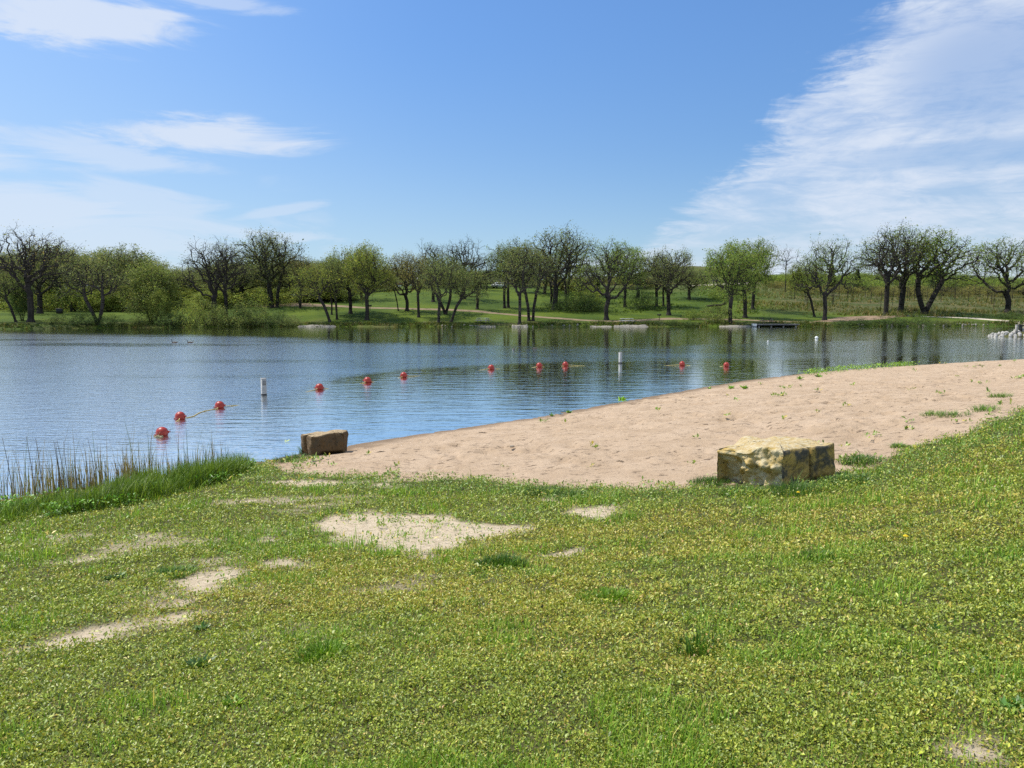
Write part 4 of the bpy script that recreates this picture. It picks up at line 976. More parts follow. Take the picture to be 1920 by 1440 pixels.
OAKS = [
 (30, 604, 515, 70, 'lean', 'dull', 0, 'small oak leaning left at the far left edge of the lake'),
 (58, 604, 441, 150, 'bare0', 'reddish', R(20), 'big half bare oak with reddish twigs, leftmost of the large trees'),
 (75, 588, 470, 120, 'wide0', 'dull', R(60), 'oak standing just behind the big half bare oak on the left'),
 (138, 584, 470, 120, 'lean', 'olive', R(10), 'thick trunked oak leaning left over the dark box on the left lawn'),
 (149, 582, 480, 50, 'tall0', 'olive', R(80), 'slim tree close to the right of the thick leaning oak'),
 (184, 609, 492, 100, 'vee', 'olive', R(170), 'small forked oak at the water\'s edge left of the feathery willow'),
 (231, 584, 472, 110, 'dense0', 'olive', R(30), 'round topped olive oak behind the feathery willow'),
 (345, 578, 515, 50, 'bare1', 'dull', R(200), 'small dark tree in the shade between willow and big bare oak'),
 (402, 603, 458, 118, 'bare1', 'olive', R(95), 'tall bare topped oak rising out of the shore bushes'),
 (424, 603, 462, 80, 'bare2', 'olive', R(10), 'right stem oak beside the tall bare topped oak in the bushes'),
 (506, 576, 455, 110, 'wide1', 'dull', R(140), 'left oak of the pair at the tan road, with a low limb to the left'),
 (516, 577, 447, 96, 'twin', 'olive', R(30), 'right oak of the pair at the left end of the tan road'),
 (563, 578, 488, 64, 'vee', 'reddish', R(90), 'small dark forked tree standing on the tan road edge'),
 (619, 604, 508, 88, 'lean', 'yellow', R(-4), 'low yellow green oak leaning left over the pale ledge'),
 (622, 590, 500, 40, 'tall1', 'dull', R(50), 'thin tree right behind the low leaning yellow oak'),
 (632, 599, 490, 50, 'tall2', 'dull', R(190), 'slender dark tree just right of the low leaning yellow oak'),
 (657, 588, 478, 92, 'dense1', 'yellow', R(75), 'yellow green oak left of the densest round oak'),
 (678, 563, 474, 60, 'tall0', 'dull', R(130), 'oak trunk in the gap between the two yellow green oaks'),
 (688, 600, 473, 84, 'dense2', 'yellow', R(10), 'densest round oak with a thick straight trunk near the water'),
 (747, 583, 512, 36, 'crook', 'olive', 0, 'thin crooked tree bending left beside the path'),
 (763, 583, 481, 84, 'wide2', 'reddish', R(20), 'spreading oak beside the path right of the crooked tree'),
 (785, 595, 488, 64, 'tall1', 'reddish', R(110), 'slim straight oak right of the path side spreading oak'),
 (822, 607, 494, 70, 'tall2', 'dull', R(15), 'straight thin trunked oak at the very water\'s edge'),
 (835, 589, 485, 84, 'vee', 'dull', R(180), 'oak with a narrow forked trunk behind the water edge one'),
 (846, 604, 512, 84, 'lean', 'dull', R(180), 'oak throwing a long limb to the right near the water'),
 (812, 566, 462, 74, 'bare2', 'fresh', R(70), 'oak up the lawn whose light crown tops the left of the middle group'),
 (870, 561, 456, 90, 'bare0', 'dull', R(160), 'bare crowned tallest oak up the lawn in the middle group'),
 (895, 580, 484, 70, 'bare1', 'dull', R(40), 'oak standing alone on the upper side of the path'),
 (946, 578, 470, 62, 'tall1', 'fresh', R(230), 'left trunk oak of the close cluster right of the pale table'),
 (953, 577, 467, 66, 'tall0', 'olive', R(100), 'right trunk oak of the close cluster right of the pale table'),
 (974, 608, 469, 72, 'tall2', 'olive', R(60), 'straight oak on the waterline right of the pale table'),
 (996, 602, 474, 88, 'twin', 'olive', R(0), 'twin trunk oak near the water left of the tallest oak'),
 (1040, 580, 443, 128, 'wide0', 'olive', R(15), 'tallest broad oak of the middle bank, forked low'),
 (1033, 570, 478, 60, 'tall0', 'olive', R(10), 'oak trunk just left behind the tallest broad oak'),
 (1063, 567, 460, 80, 'twin', 'fresh', R(120), 'twin stemmed oak just right behind the tallest broad oak'),
 (1137, 600, 464, 108, 'wide2', 'fresh', R(200), 'big oak with flared trunk base left of the stone landing'),
 (1172, 576, 468, 74, 'dense0', 'fresh', R(150), 'leafy oak behind and right of the flared trunk oak'),
 (1231, 575, 482, 76, 'wide1', 'olive', R(70), 'left oak of the pair above the tan path'),
 (1244, 574, 486, 50, 'tall1', 'olive', R(120), 'narrow oak between the pair above the tan path'),
 (1254, 591, 476, 96, 'wide0', 'olive', R(120), 'right oak of the pair above the tan path, nearer the water'),
 (1369, 606, 470, 104, 'dense1', 'fresh', R(200), 'yellow green oak beside the round willow bush'),
 (1397, 596, 466, 84, 'dense2', 'fresh', R(90), 'leaner oak right behind the oak at the round willow bush'),
 (1411, 580, 464, 76, 'tall2', 'olive', R(20), 'oak higher up the bank right of the willow bush'),
 (1527, 594, 500, 66, 'lean', 'yellow', R(10), 'low bent oak left of the broad oak at the bare dirt'),
 (1546, 601, 462, 104, 'wide1', 'fresh', R(10), 'broad oak at the left end of the bare dirt slope'),
 (1661, 591, 441, 118, 'bare0', 'olive', R(60), 'left oak of the three tall ones right of the bare dirt'),
 (1689, 585, 440, 132, 'wide0', 'fresh', R(-40), 'middle oak of the three tall ones right of the bare dirt'),
 (1734, 589, 446, 150, 'vee', 'fresh', R(10), 'right oak of the three tall ones, two stems in a vee'),
 (1889, 586, 458, 132, 'wide2', 'fresh', R(0), 'big round oak standing alone at the right edge'),
]
for i, (px, pb, pt, wpx, k, tone, rot, lab) in enumerate(OAKS):
    tree(px, pb, pt, wpx, k, tone, rot, lab, group='oaks along the far bank')
tree(1472, 548, 460, 40, 'thin', 'dull', 0, 'bare thin upright tree left of the broad right hand oaks', name='bare_tree')
tree(286, 603, 494, 100, 'willow', 'willow', 0, 'feathery light green willow at the left shore', name='willow_tree')
tree(303, 606, 545, 44, 'willow', 'bright', R(90), 'bright green young willow in front of the feathery one', name='willow_tree')
tree(42, 601, 520, 40, 'willow', 'dark', R(40), 'ivy green thin tree beside the big half bare left oak', name='ivy_tree')
tree(1985, 600, 470, 130, 'wide1', 'fresh', R(80), 'oak just beyond the right edge of the lone round oak', group='oaks along the far bank')
BUSH = [(105, 607, 590, 60, 'dull', 'low grey green bush on the bank left of the forked oak'), (160, 609, 584, 60, 'dark', 'dark bush at the foot of the forked shore oak'), (205, 610, 590, 54, 'dark', 'dark low bush right of the forked shore oak'),
        (262, 610, 590, 40, 'willow', 'small bush under the left side of the willow'), (318, 611, 584, 52, 'dark', 'shaded bush on the shore right of the willow'), (356, 610, 568, 66, 'bright', 'bright bush on the shore between willow and bare oak'),
        (395, 611, 562, 70, 'willow', 'tall bush wrapping the left of the bare topped oak'), (440, 611, 568, 72, 'willow', 'tall bush wrapping the right of the bare topped oak'), (478, 611, 568, 70, 'willow', 'bushy thicket left of the road oaks'),
        (520, 610, 580, 62, 'dark', 'low dark bush below the road oaks'), (548, 611, 590, 44, 'dull', 'last low bush left of the pale ledge'),
        (1075, 583, 552, 70, 'dark', 'dark shrub under the right side of the tallest oak'), (1110, 583, 556, 60, 'dark', 'dark shrub left of the flared trunk oak'), (1098, 576, 532, 70, 'bright', 'light green understorey shrub behind the dark ones'),
        (1045, 578, 560, 60, 'dark', 'small dark shrub below the tallest oak'), (1205, 580, 540, 64, 'dark', 'dark tangled shrub left of the path side oak pair'), (1345, 604, 570, 64, 'willow', 'round grey green willow bush on the shore'),
        (1300, 600, 580, 36, 'fresh', 'small light bush left of the round willow bush'), (1262, 610, 598, 30, 'dark', 'low waterside bush below the path'), (1290, 611, 600, 34, 'dark', 'dark waterside clump left of the willow bush'),
        (1360, 560, 528, 60, 'fresh', 'shrub on the hillside below the pale track'), (1615, 609, 596, 50, 'dark', 'low bush at the end of the bare dirt'), (1670, 610, 592, 60, 'dark', 'dark bush below the left of the three tall oaks'),
        (1720, 610, 592, 62, 'dark', 'dark bush below the vee stemmed oak'), (1765, 609, 596, 44, 'dull', 'low bush right of the vee stemmed oak'), (1895, 598, 584, 46, 'dark', 'dark bush below the lone round oak'), (1580, 610, 600, 36, 'dark', 'small dark clump below the broad oak')]
for i, (px, pb, pt, wpx, tone, lab) in enumerate(BUSH):
    tree(px, pb, pt, wpx, f'bush{i % 3}', tone, R(37 * i), lab, 'bush', 'bush', 'bushes on the far bank')
for i in range(13):
    px = (585, 640, 700, 738, 776, 850, 912, 985, 1020, 1085, 1120, 1195, 1290)[i]; d = 172 + (i * 37) % 40; x = (px - 960) / F * d
    zt = CAMZ + (577 - (490 + (i * 13) % 16)) / F * d; z0 = gz(x, d); k = ('tall0', 'bare1', 'dense0', 'tall2', 'bare2')[i % 5]; A = ARR[k]; s = rng.uniform(8, 11) / A['width']
    t = thing('oak_tree', 'oak of the second row, up the lawn behind the shore oaks', 'tree', (x, d, z0 - .1), rng.uniform(0, 6), 'second row of oaks up the lawn', (s, s, (zt - z0) / A['h']))
    add('trunk', A['trunk'], t); c = add('crown', A['crown'], t); c.material_slots[0].link = 'OBJECT'; c.material_slots[0].material = CROWN_TONE[('olive', 'dull', 'fresh')[i % 3]]
# thin saplings in the rough meadow on the right
for i in range(46):
    px = 1478 + (i * 37.7) % 440 + rng.uniform(-8, 8); d = rng.uniform(165, 225)
    x = (px - 960) / F * d; p = np.array([x, d, gz(x, d)])
    h = rng.uniform(3.2, 6.0); s = h / ARR['sapling']['h']
    t = thing('sapling', 'thin young tree in the rough meadow behind the right hand oaks', 'sapling', p, rng.uniform(0, 6), 'saplings in the right meadow', (s, s, s))
    add('trunk', ARR['sapling']['trunk'], t); c = add('crown', ARR['sapling']['crown'], t)
    c.material_slots[0].link = 'OBJECT'; c.material_slots[0].material = CROWN_TONE[('olive', 'dull', 'reddish')[i % 3]]
# far woods: masses that read as one
def wood(name, label, spots, tone):
    V = []; Fw = []; LV = []; LF = []; LC = []; o = 0; lo = 0
    for (x, y, kind, w_, h_, rot) in spots:
        A = ARR[kind]; s = np.array([w_ / A['width'], w_ / A['width'], h_ / A['h']]); c, n = math.cos(rot), math.sin(rot)
        Rm = np.array([[c, -n, 0], [n, c, 0], [0, 0, 1]]); base = np.array([x, y, gz(x, y) - .1])
        V.append((A['w'][0] * s) @ Rm.T + base); Fw.append(A['w'][1] + o); o += len(A['w'][0])
        LV.append((A['l'][0] * s) @ Rm.T + base); LF.append(A['l'][1] + lo); lo += len(A['l'][0]); LC.append(A['l'][2] * rng.normal(1, .12))
    me = mesh_np(name, np.concatenate(V + LV), np.concatenate(Fw + [f + o for f in LF]), m_bark, False, None, np.concatenate([np.zeros((o, 3))] + LC))
    me.materials.append(CROWN_TONE[tone])
    nf = sum(len(f) for f in Fw); mi = np.zeros(len(me.polygons), np.int32); mi[nf:] = 1; me.polygons.foreach_set('material_index', mi)
    add(name, me, label=label, kind='stuff')
def px_spots(n, p0, p1, d0, d1, sky, kinds, w=(7, 11)):
    o = []
    for i in range(n):
        px = p0 + (p1 - p0) * (i + rng.uniform(0, 1)) / n; d = rng.uniform(d0, d1); x = (px - 960) / F * d
        h = CAMZ + (577 - np.interp(px, *sky)) / F * d - gz(x, d)
        o.append((x, d, kinds[i % len(kinds)], rng.uniform(*w), max(2.0, h * rng.uniform(.78, 1.0)), rng.uniform(0, 6)))
    return o
SKYL = ([-300, 0, 70, 130, 165, 230, 290, 325, 360, 440, 470, 560, 640, 720, 760], [470, 470, 480, 466, 462, 474, 486, 502, 496, 486, 480, 486, 486, 502, 520])
wood('woods', 'dense spring woods behind the left shore', px_spots(24, -260, 640, 165, 190, SKYL, ['dense0', 'dense1', 'tall0', 'dense2'], (11, 16)) + px_spots(12, -200, 600, 195, 215, SKYL, ['dense0', 'dense1'], (14, 18))
     + px_spots(30, 300, 1000, 200, 260, ([300, 700, 1000], [515, 520, 524]), ['bush0', 'dense1', 'bush2'], (12, 16)), 'olive')
wood('understorey', 'bright green undergrowth below the left woods', px_spots(52, -220, 640, 152, 200, ([-200, 600], [530, 540]), ['bush0', 'bush1', 'willow', 'bush2'], (9, 13)), 'bright')
wood('far_treeline', 'distant green tree line behind the middle and right trees', px_spots(10, 560, 960, 300, 330, ([560, 700, 760, 900, 940, 960], [490, 500, 508, 506, 500, 508]), ['dense0', 'dense1', 'dense2'], (16, 22))
     + px_spots(22, 1420, 2100, 255, 300, ([1400, 1470, 1520, 1600, 1680, 1760, 1830, 1900, 2100], [520, 512, 506, 508, 508, 504, 516, 516, 516]), ['dense0', 'willow', 'dense1', 'bush0'], (12, 18)) + px_spots(30, 1400, 2150, 248, 270, ([1400, 2150], [516, 522]), ['bush0', 'bush1', 'bush2'], (12, 18)), 'fresh')
wood('thicket', 'brownish brush thicket across the right meadow', px_spots(34, 1430, 2050, 215, 245, ([1400, 2100], [534, 536]), ['bush0', 'bush1', 'bare1', 'bush2'], (6, 10)) + px_spots(12, 960, 1220, 200, 235, ([900, 1250], [520, 516]), ['bush0', 'dense1', 'bush1'], (9, 13)), 'reddish')
# conifers poking out of the far tree line
m_con = leaf_mat('conifer_needles', (.45, .62, .55), .1)
for px, pt, lab in [(1555, 499, 'small dark conifer poking up behind the broad right oak'), (1494, 505, 'pointed dark conifer right of the bare thin tree'), (1748, 488, 'dark conifer seen through the vee stemmed oak'), (1602, 506, 'flat topped conifer left of the three tall oaks')]:
    d = 250; x = (px - 960) / F * d; z0 = gz(x, d); h = CAMZ + (577 - pt) / F * d - z0
    t = thing('conifer_tree', lab, 'conifer', (x, d, z0), rng.uniform(0, 6), 'conifers in the far tree line')
    add('trunk', MB().tube([(0, 0, 0), (0, 0, h * .95)], [.25, .04], 8).mesh('trunk', m_bark, True), t)
    n = 900; tt = rng.random(n) ** .7; zz = h * (.12 + .88 * tt); rr = h * .24 * (1 - tt) * (.55 + .45 * np.sin(tt * 40) ** 2) * rng.uniform(.5, 1, n) + .1; a = rng.uniform(0, 6.283, n)
    me = leaves_mesh('crown', np.stack([rr * np.cos(a) * .5, rr * np.sin(a) * .5, zz], 1), a, rng.normal(-.1, .2, n), rr * .7 + .35, np.full(n, .4), np.tile([.07, .10, .04], (n, 1)) * rng.normal(1, .15, (n, 1)), m_con)
    add('crown', me, t)

# ------------------------------------------------------------------ far bank: paths, grasses, rocks and furniture
def strip(name, pxs, w, mat, lift=.05, label=None):
    c = np.array([hit(a, b, 60)[:2] for a, b in pxs]); t = np.linspace(0, len(c) - 1, len(c) * 10)
    k = np.minimum(t.astype(int), len(c) - 2); f = (t - k)[:, None]; f = f * f * (3 - 2 * f) * .3 + f * .7
    q = c[k] * (1 - f) + c[k + 1] * f; d = np.gradient(q, axis=0); d /= np.linalg.norm(d, axis=1, keepdims=True) + 1e-9; n = np.stack([-d[:, 1], d[:, 0]], 1)
    wv = np.interp(t, np.arange(len(c)), w)[:, None] * (1 + .25 * fbm(q[:, 0] * .3, q[:, 1] * .3, 90, 3))[:, None]
    rows = [q + n * wv * s for s in (-.5, -.25, 0, .25, .5)]
    V = np.concatenate([np.concatenate([r, (H(r[:, 0], r[:, 1]) + lift + (0 if 0 < i < 4 else -.06))[:, None]], 1) for i, r in enumerate(rows)])
    m = len(q); F_ = np.concatenate([np.stack([i * m + np.arange(m - 1), i * m + np.arange(1, m), (i + 1) * m + np.arange(1, m), (i + 1) * m + np.arange(m - 1)], 1) for i in range(4)])
    add(name, mesh_np(name, V, F_, mat, True), kind='structure')
m_path = simple('tan_gravel', (.24, .18, .115), .95, .18, .6, .02, 6, .1); m_dirt = simple('bare_dirt', (.27, .19, .125), .95, .3, .5, .05, 3, .1, (.13, .10, .055)); m_pale = simple('pale_track', (.55, .47, .36), .95, .15, .5)
strip('path', [(470, 572), (520, 572), (600, 573), (680, 576.5), (760, 578.5), (840, 580.5), (900, 584), (960, 590), (1020, 595), (1080, 599.5), (1150, 602.5), (1200, 600.5), (1260, 597.5), (1320, 598), (1400, 600), (1450, 602.5), (1530, 604.5)],
      [9, 9, 6, 3.2, 2.6, 2.6, 2.6, 2.4, 2.2, 2.2, 2.2, 2.8, 3.4, 3, 2.4, 2, 1.8], m_path)
strip('bare_dirt_path', [(1530, 604), (1570, 601), (1610, 597), (1650, 594), (1700, 592)], [1.5, 5, 7, 5, 2], m_dirt, .06)
strip('shore_path', [(1700, 592.5), (1780, 595), (1830, 597), (1880, 601), (1925, 607), (1990, 612)], [1.4, 2, 2.4, 3.2, 5, 6], m_pale, .06)
strip('hill_track', [(1285, 537), (1310, 536), (1340, 534), (1380, 532), (1420, 531)], [2, 4, 4, 4, 2], m_pale, .12)
def shore_pts(n, p0, p1, t0, t1):
    px = rng.uniform(p0, p1, n); t = rng.uniform(t0, t1, n); d = np.interp(px, FS_PX, FS_D)
    y = d + t; x = (px - 960) / F * y; z = H(x, y)
    return x, y, z, px
def tufts(name, label, x, y, z, h, cols, w, blades=6, wd=(.05, .12), mat=m_blade):
    k = np.repeat(np.arange(len(x)), blades); n = len(k)
    cols = [tuple(v * .45 for v in c) for c in cols]
    b = np.stack([x[k] + rng.normal(0, .12, n), y[k] + rng.normal(0, .12, n), z[k] - .05], 1)
    cc = np.repeat(pick(cols, w, len(x)), blades, 0) * rng.normal(1, .15, (n, 1))
    me = blades_mesh(name, b, rng.uniform(0, 6.283, n), h[k] * rng.lognormal(0, .25, n), rng.uniform(*wd, n), rng.normal(.5, .35, n), np.clip(cc, .01, .6), mat, 2)
    add(name, me, kind='stuff', label=label)
x, y, z, px = shore_pts(9000, -150, 2050, -.3, 3.2); cl = fbm(x / 5, y / 2, 91, 3); k = (rng.random(9000) < .45 + .9 * cl) & (z > -.05)
tufts('bank_grass', 'rough grass and weeds along the far waterline', x[k], y[k], z[k], np.clip(.35 + .5 * cl[k], .12, .9), [(.06, .10, .02), (.10, .13, .035), (.16, .14, .06), (.03, .055, .015)], [3, 3, 2, 3])
x, y, z, px = shore_pts(9000, 1380, 2050, 18, 100); cl = fbm(x / 9, y / 9, 92, 3); k = rng.random(9000) < .5 + cl
tufts('meadow_grass', 'tall rough meadow grass on the right bank', x[k], y[k], z[k], np.clip(.5 + .6 * cl[k], .2, 1.2), [(.10, .13, .035), (.17, .16, .07), (.07, .10, .025), (.22, .18, .10)], [3, 3, 3, 1.5], 5, (.07, .16))
x, y, z, px = shore_pts(7000, 1000, 1420, 22, 80); cl = fbm(x / 7, y / 7, 93, 3); k = rng.random(7000) < .3 + cl
tufts('slope_grass', 'longer grass on the slope behind the middle oaks', x[k], y[k], z[k], np.clip(.35 + .4 * cl[k], .15, .8), [(.05, .10, .013), (.075, .13, .018), (.03, .06, .01)], [3, 3, 2], 5, (.07, .15))
# rocks
m_lime = simple('pale_limestone', (.27, .245, .205), .9, .25, 2.2, .03, 7, .2, (.25, .22, .17)); m_rip = simple('white_riprap', (.43, .405, .36), .9, .18, 2.0, .03, 7, .2)
ROCKS = [lump_mesh('rock', (1, .8, .62), 31 + i, m_rip, 10, 7, .45) for i in range(6)]
for me in ROCKS: me.polygons.foreach_set('use_smooth', np.zeros(len(me.polygons), bool))
for i in range(200):
    q = rng.uniform(.22, .97); a = math.radians(rng.uniform(150, 335)); x, d = 63.2 + 11.5 * math.sqrt(q) * math.cos(a), 84 + 4.0 * math.sqrt(q) * math.sin(a); s = rng.uniform(.16, .32)
    add('riprap_rock', ROCKS[i % 6], None, (x, d, gz(x, d) + s * .25), (rng.uniform(0, 6), rng.uniform(0, 6), rng.uniform(0, 6)), (s, s, s), 'white broken rock in the pile on the point at the right edge', 'rock', 'white rocks piled on the right point')
ROCKL = [lump_mesh('rock', (1, .8, .6), 61 + i, m_lime, 9, 6, .4) for i in range(4)]
for i in range(70):
    px = rng.choice([rng.uniform(1600, 1850), rng.uniform(1660, 1850), rng.uniform(830, 1100)]); d = np.interp(px, FS_PX, FS_D) + rng.uniform(-.3, .8); x = (px - 960) / F * d; s = rng.uniform(.10, .28)
    add('shore_rock', ROCKL[i % 4], None, (x, d, max(0, gz(x, d)) + .05), (rng.uniform(0, 6), rng.uniform(0, 6), rng.uniform(0, 6)), (s, s, s), 'small grey rock lodged along the far waterline', 'rock', 'rocks along the far waterline')
def ledge(px0, px1, lab, h=.45, dep=1.6):
    d = np.interp((px0 + px1) / 2, FS_PX, FS_D) - .3; x0, x1 = ((q - 960) / F * d for q in (px0, px1)); w_ = x1 - x0
    n = 90; u = np.linspace(0, 1, n); V = []
    prof = [(-.1, -.5), (0, .12), (.05, .45), (.25, .8), (.6, 1.0), (1.0, .9), (1.3, -.3)]
    for q, zz in prof:
        xx = x0 + u * w_; e = sstep(0, .08, u) * sstep(1, .9, u)
        yy = d + dep * q * (.5 + .5 * e) + .35 * fbm(xx * .7, np.full(n, q * 3), 95, 4)
        V.append(np.stack([xx, yy, zz * h * e * (1 + .5 * fbm(xx * .9, np.full(n, q * 2), 96, 4)) - .05], 1))
    V = np.concatenate(V); V -= np.array([(x0 + x1) / 2, d, 0]); i = np.arange((len(prof) - 1) * n).reshape(-1, n)[:, :-1].ravel()
    me = mesh_np('limestone_ledge', V, np.stack([i, i + 1, i + n + 1, i + n], 1), m_lime, False)
    add('limestone_ledge', me, loc=((x0 + x1) / 2, d, 0), label=lab, cat='rock ledge', group='pale ledges along the far waterline')
ledge(556, 632, 'pale rock ledge at the water below the low leaning oak', .32); ledge(876, 932, 'pale rock ledge below the white table', .30); ledge(958, 992, 'pale rock at the foot of the waterline oak', .32, 1.2)
ledge(1104, 1150, 'low tan rock edge left of the stone landing', .22); ledge(1148, 1218, 'pale stone landing in front of the picnic table', .36, 2.4); ledge(1348, 1412, 'flat pale ledge left of the dock', .26, 2.0)
# furniture
m_wood = simple('grey_boards', (.36, .33, .29), .85, .2, 4); m_woodw = simple('bleached_boards', (.68, .66, .62), .8, .1, 4); m_black = simple('dark_steel', (.02, .02, .02), .5, .2, 6)
def picnic(px, py, lab, mat, rot):
    p = hit(px, py, 60); t = thing('picnic_table', lab, 'picnic table', p, rot, 'picnic tables on the far bank', (1.15,) * 3)
    b = MB()
    for k in range(5): b.box((0, -.30 + .15 * k, .74), (1.9, .135, .045), None, .01)
    add('table_top', b.mesh('table_top', mat), t)
    for s in (-1, 1):
        b = MB()
        for k in range(2): b.box((0, s * (.62 + .14 * k), .45), (1.9, .13, .045), None, .01)
        add('bench', b.mesh('bench', mat), t)
        b = MB()
        for q in (-1, 1): b.box((s * .7, q * .36, .36), (.07, .05, .86), Matrix.Rotation(q * .42, 4, 'X'))
        b.box((s * .7, 0, .405), (.06, 1.56, .07)); b.box((s * .7, 0, .70), (.06, .70, .06))
        add('leg_frame', b.mesh('leg_frame', m_wood), t)
picnic(1175, 607, 'bleached picnic table on the stone landing', m_woodw, .15); picnic(906, 606, 'white picnic table on the lawn edge above a ledge', m_woodw, -.5); picnic(1437, 606, 'dark picnic table behind the dock', m_black, .1)
def grill(px, py, lab):
    p = hit(px, py, 60); t = thing('grill', lab, 'grill', p, rng.uniform(-.5, .5), 'pedestal grills on the far bank')
    add('post', MB().tube([(0, 0, 0), (0, 0, .85)], .05, 8).mesh('post', m_black), t)
    b = MB(); b.box((0, .2, .98), (.6, .03, .26)); b.box((-.3, 0, .98), (.03, .42, .26)); b.box((.3, 0, .98), (.03, .42, .26)); b.box((0, 0, .86), (.6, .42, .03))
    add('firebox', b.mesh('firebox', m_black), t)
    add('grate', MB().box((0, -.03, 1.06), (.54, .36, .025)).mesh('grate', m_plate), t)
grill(66, 590, 'black pedestal grill right of the big half bare oak'); grill(239, 588, 'black pedestal grill left of the feathery willow'); grill(694, 583, 'black pedestal grill right of the densest round oak'); grill(1236, 601, 'low dark grill on the tan path edge')
p = hit(112, 588, 60); t = thing('trash_box', 'dark square box standing on the left lawn', 'box', p, .3)
add('body', MB().box((0, 0, .45), (1.0, .75, .9), None, .04).mesh('body', m_black), t); add('lid', MB().box((0, 0, .93), (1.06, .81, .08), None, .03).mesh('lid', m_black), t)
p = hit(553, 566, 60); t = thing('sign_post', 'small white sign on a post above the tan road', 'sign', p, .1)
add('post', MB().tube([(0, 0, 0), (0, 0, 1.5)], .05, 8).mesh('post', m_white), t); add('panel', MB().box((0, -.07, 1.5), (.9, .04, .5), None, .015).mesh('panel', m_wf), t)
p = hit(650, 553, 60); t = thing('white_pole', 'leaning white pole left of the yellow green oak', 'pole', p, 0)
add('shaft', MB().tube([(0, 0, 0), (.9, 0, 1.5)], .09, 8).mesh('shaft', m_wf), t); add('base', MB().box((0, 0, .06), (.4, .4, .12), None, .03).mesh('base', m_plate), t)
p = hit(1345, 577, 60); b = MB().tube([(-2.2, 0, .35), (-.8, .1, .42), (.8, 0, .55), (2.0, .1, .95)], [.16, .22, .25, .2], 9).tube([(1.0, 0, .6), (1.7, -.2, 1.3), (1.9, -.2, 1.8)], [.12, .08, .03], 7).tube([(-.6, 0, .5), (-1.4, .2, 1.0)], [.09, .03], 6)
add('fallen_log', b.mesh('fallen_log', m_bark, True), loc=p, label='dark fallen log left of the oak at the willow bush', cat='log')
d0 = 126.0; x0 = (1414 - 960) / F * d0
t = thing('fishing_dock', 'low fishing dock with a white end on the far shore', 'dock', (x0, d0 + .6, 0), 0)
b = MB()
for k in range(26): b.box((.3 + k * .27, 0, .42), (.25, 2.2, .06))
add('deck', b.mesh('deck', m_wood), t); add('fascia', MB().box((3.4, -1.14, .30), (7.0, .08, .20)).mesh('fascia', m_black), t); add('end_board', MB().box((-.02, -.3, .28), (.32, 1.8, .45), None, .03).mesh('end_board', m_woodw), t)
for k in range(4): add('pile', MB().tube([(.6 + 2 * k, -.9, -1.2), (.6 + 2 * k, -.9, .38)], .12, 8).mesh('pile', m_wood), t)
for px, py, hh, lab in [(1904, 623, .95, 'short grey timber post on the rocky point'), (1922, 622, .9, 'dark timber post at the right edge of the rocky point')]:
    d = 83.5; x = (px - 960) / F * d; z0 = gz(x, d)
    b = MB().box((0, 0, hh / 2), (.22, .22, hh), None, .03); b.box((0, 0, hh + .03), (.26, .26, .06), None, .02)
    add('timber_post', b.mesh('timber_post', m_wood if px < 1910 else m_black), loc=(x, d, z0 - .05), label=lab, cat='post')
x0 = (1912 - 960) / F * 84; t = thing('bench', 'dark low bench on the rocky point behind the posts', 'bench', (x0 + 1.2, 84.6, gz(x0 + 1.2, 84.6)), 0)
add('seat', MB().box((0, 0, .62), (2.2, .45, .12), None, .02).mesh('seat', m_black), t)
for s in (-1, 1): add('leg', MB().box((s * .85, 0, .29), (.14, .40, .58), None, .02).mesh('leg', m_black), t)
# up the hill: fence, parked vehicles, roof
p = hit(915, 540, 60); y0 = 232; xa, xb = (893 - 960) / F * y0, (948 - 960) / F * y0
t = thing('board_fence', 'dark board fence at the top of the lawn', 'fence', ((xa + xb) / 2, y0, gz((xa + xb) / 2, y0) - .1), 0)
b = MB()
for k in range(34): b.box((xa - (xa + xb) / 2 + (k + .5) * (xb - xa) / 34, 0, .9 + .06 * (k % 3)), ((xb - xa) / 34 * .93, .04, 1.8))
add('boards', b.mesh('boards', simple('dark_fence_boards', (.06, .055, .05), .9, .2, 3)), t)
for k in range(5): add('post', MB().box((xa - (xa + xb) / 2 + k * (xb - xa) / 4, .09, .95), (.14, .12, 2.0)).mesh('post', m_wood), t)
m_glass = simple('dark_car_glass', (.015, .018, .022), .12, .1, 3, 0, 30, .6); m_tyre = simple('tyre_rubber', (.015, .015, .015), .8, .1, 9); m_rim = simple('wheel_rim', (.35, .35, .36), .35, .1, 9)
m_cw = simple('white_car_paint', (.72, .73, .74), .35, .04, 4, 0, 30, .5); m_cr = simple('dark_red_car_paint', (.10, .02, .02), .35, .1, 4); m_cg = simple('grey_car_paint', (.22, .23, .25), .35, .1, 4)
def prism(prof, w, inset=0):
    b = MB(); n = len(prof); V = [(x, -w / 2 + (inset if z > .95 else 0), z) for x, z in prof] + [(x, w / 2 - (inset if z > .95 else 0), z) for x, z in prof]
    b.put(np.array(V), [tuple(range(n)), tuple(range(2 * n - 1, n - 1, -1))] + [(i, i + n, (i + 1) % n + n, (i + 1) % n) for i in range(n)]); return b
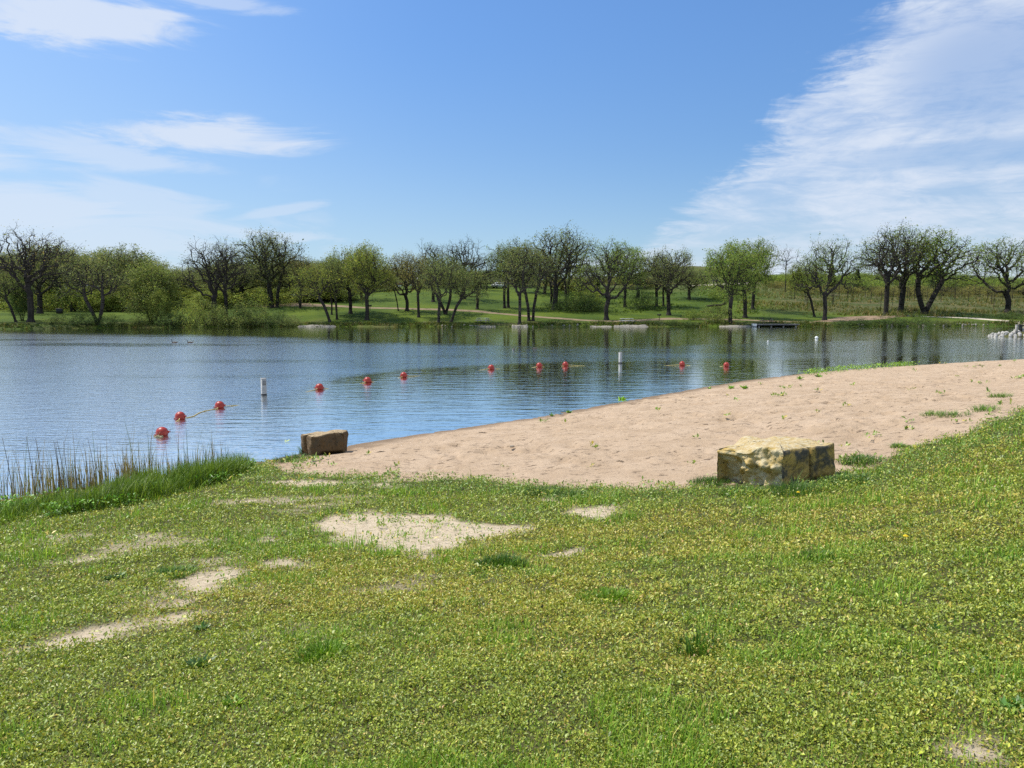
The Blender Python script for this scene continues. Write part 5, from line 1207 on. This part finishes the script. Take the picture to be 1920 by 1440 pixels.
def car(px, d, label, paint, van=False, rot=0):
    x = (px - 960) / F * d; t = thing('parked_car', label, 'van' if van else 'car', (x, d, gz(x, d) + .02), rot, 'vehicles parked at the top of the lawn')
    lo = [(-2.25, .35), (2.25, .35), (2.3, .6), (2.15, .82), (1.2, .95), (-2.1, .98), (-2.3, .7)]
    hi = [(1.1, .95), (.5, 1.45), (-1.2, 1.48), (-1.95, .98)] if not van else [(1.5, .95), (1.0, 1.95), (-2.2, 2.0), (-2.25, .98)]
    add('body', prism(lo, 1.8).mesh('body', paint), t); add('cabin', prism(hi, 1.7, .1).mesh('cabin', paint), t)
    g = [(a * .86 - .05, .98 + (z - .98) * .82 + .03) for a, z in hi]
    for s in (-1, 1): add('window', prism(g, .02).mesh('window', m_glass), t, (0, s * .845, 0))
    for sx in (-1.4, 1.4):
        for s in (-1, 1):
            w_ = add('wheel', MB().tube([(sx, s * .74, .33), (sx, s * .94, .33)], .33, 16).mesh('wheel', m_tyre, True), t)
            add('rim', MB().tube([(sx, s * .93, .33), (sx, s * .955, .33)], .20, 12).mesh('rim', m_rim), w_)
    for s in (-1, 1): add('headlight', MB().box((2.24, s * .62, .70), (.08, .32, .14), None, .02).mesh('headlight', m_wf), t)
car(722, 236, 'white car parked farthest left at the top of the lawn', m_cw, False, .3); car(736, 238, 'white van parked second from left at the top of the lawn', m_cw, True, 1.2); car(752, 236, 'dark red car parked right of the white van', m_cr, False, .4)
car(797, 234, 'long white van parked between the middle oaks', m_cw, True, .1); car(810, 240, 'grey car parked right behind the long white van', m_cg, False, .2); car(938, 205, 'white car on the lawn right of the dark fence', m_cw, False, .5); car(778, 238, 'grey car parked left of the long white van', m_cg, False, .3)
# people-free pale marker posts beside the hill track
for px in (1316, 1326, 1338):
    p = hit(px, 536, 60); b = MB().box((0, 0, .75), (.35, .3, 1.5), None, .05); b.box((0, 0, 1.55), (.42, .36, .1), None, .03)
    add('track_post', b.mesh('track_post', m_black), loc=p, label='dark stubby post beside the pale hill track', cat='post', group='posts beside the hill track')
# ------------------------------------------------------------------ view
vs = scene.view_settings; vs.view_transform = 'Standard'; vs.look = 'None'; vs.exposure = 0.1; vs.gamma = 1
scene.cycles.max_bounces = 6; scene.cycles.transparent_max_bounces = 8; scene.cycles.use_denoising = False
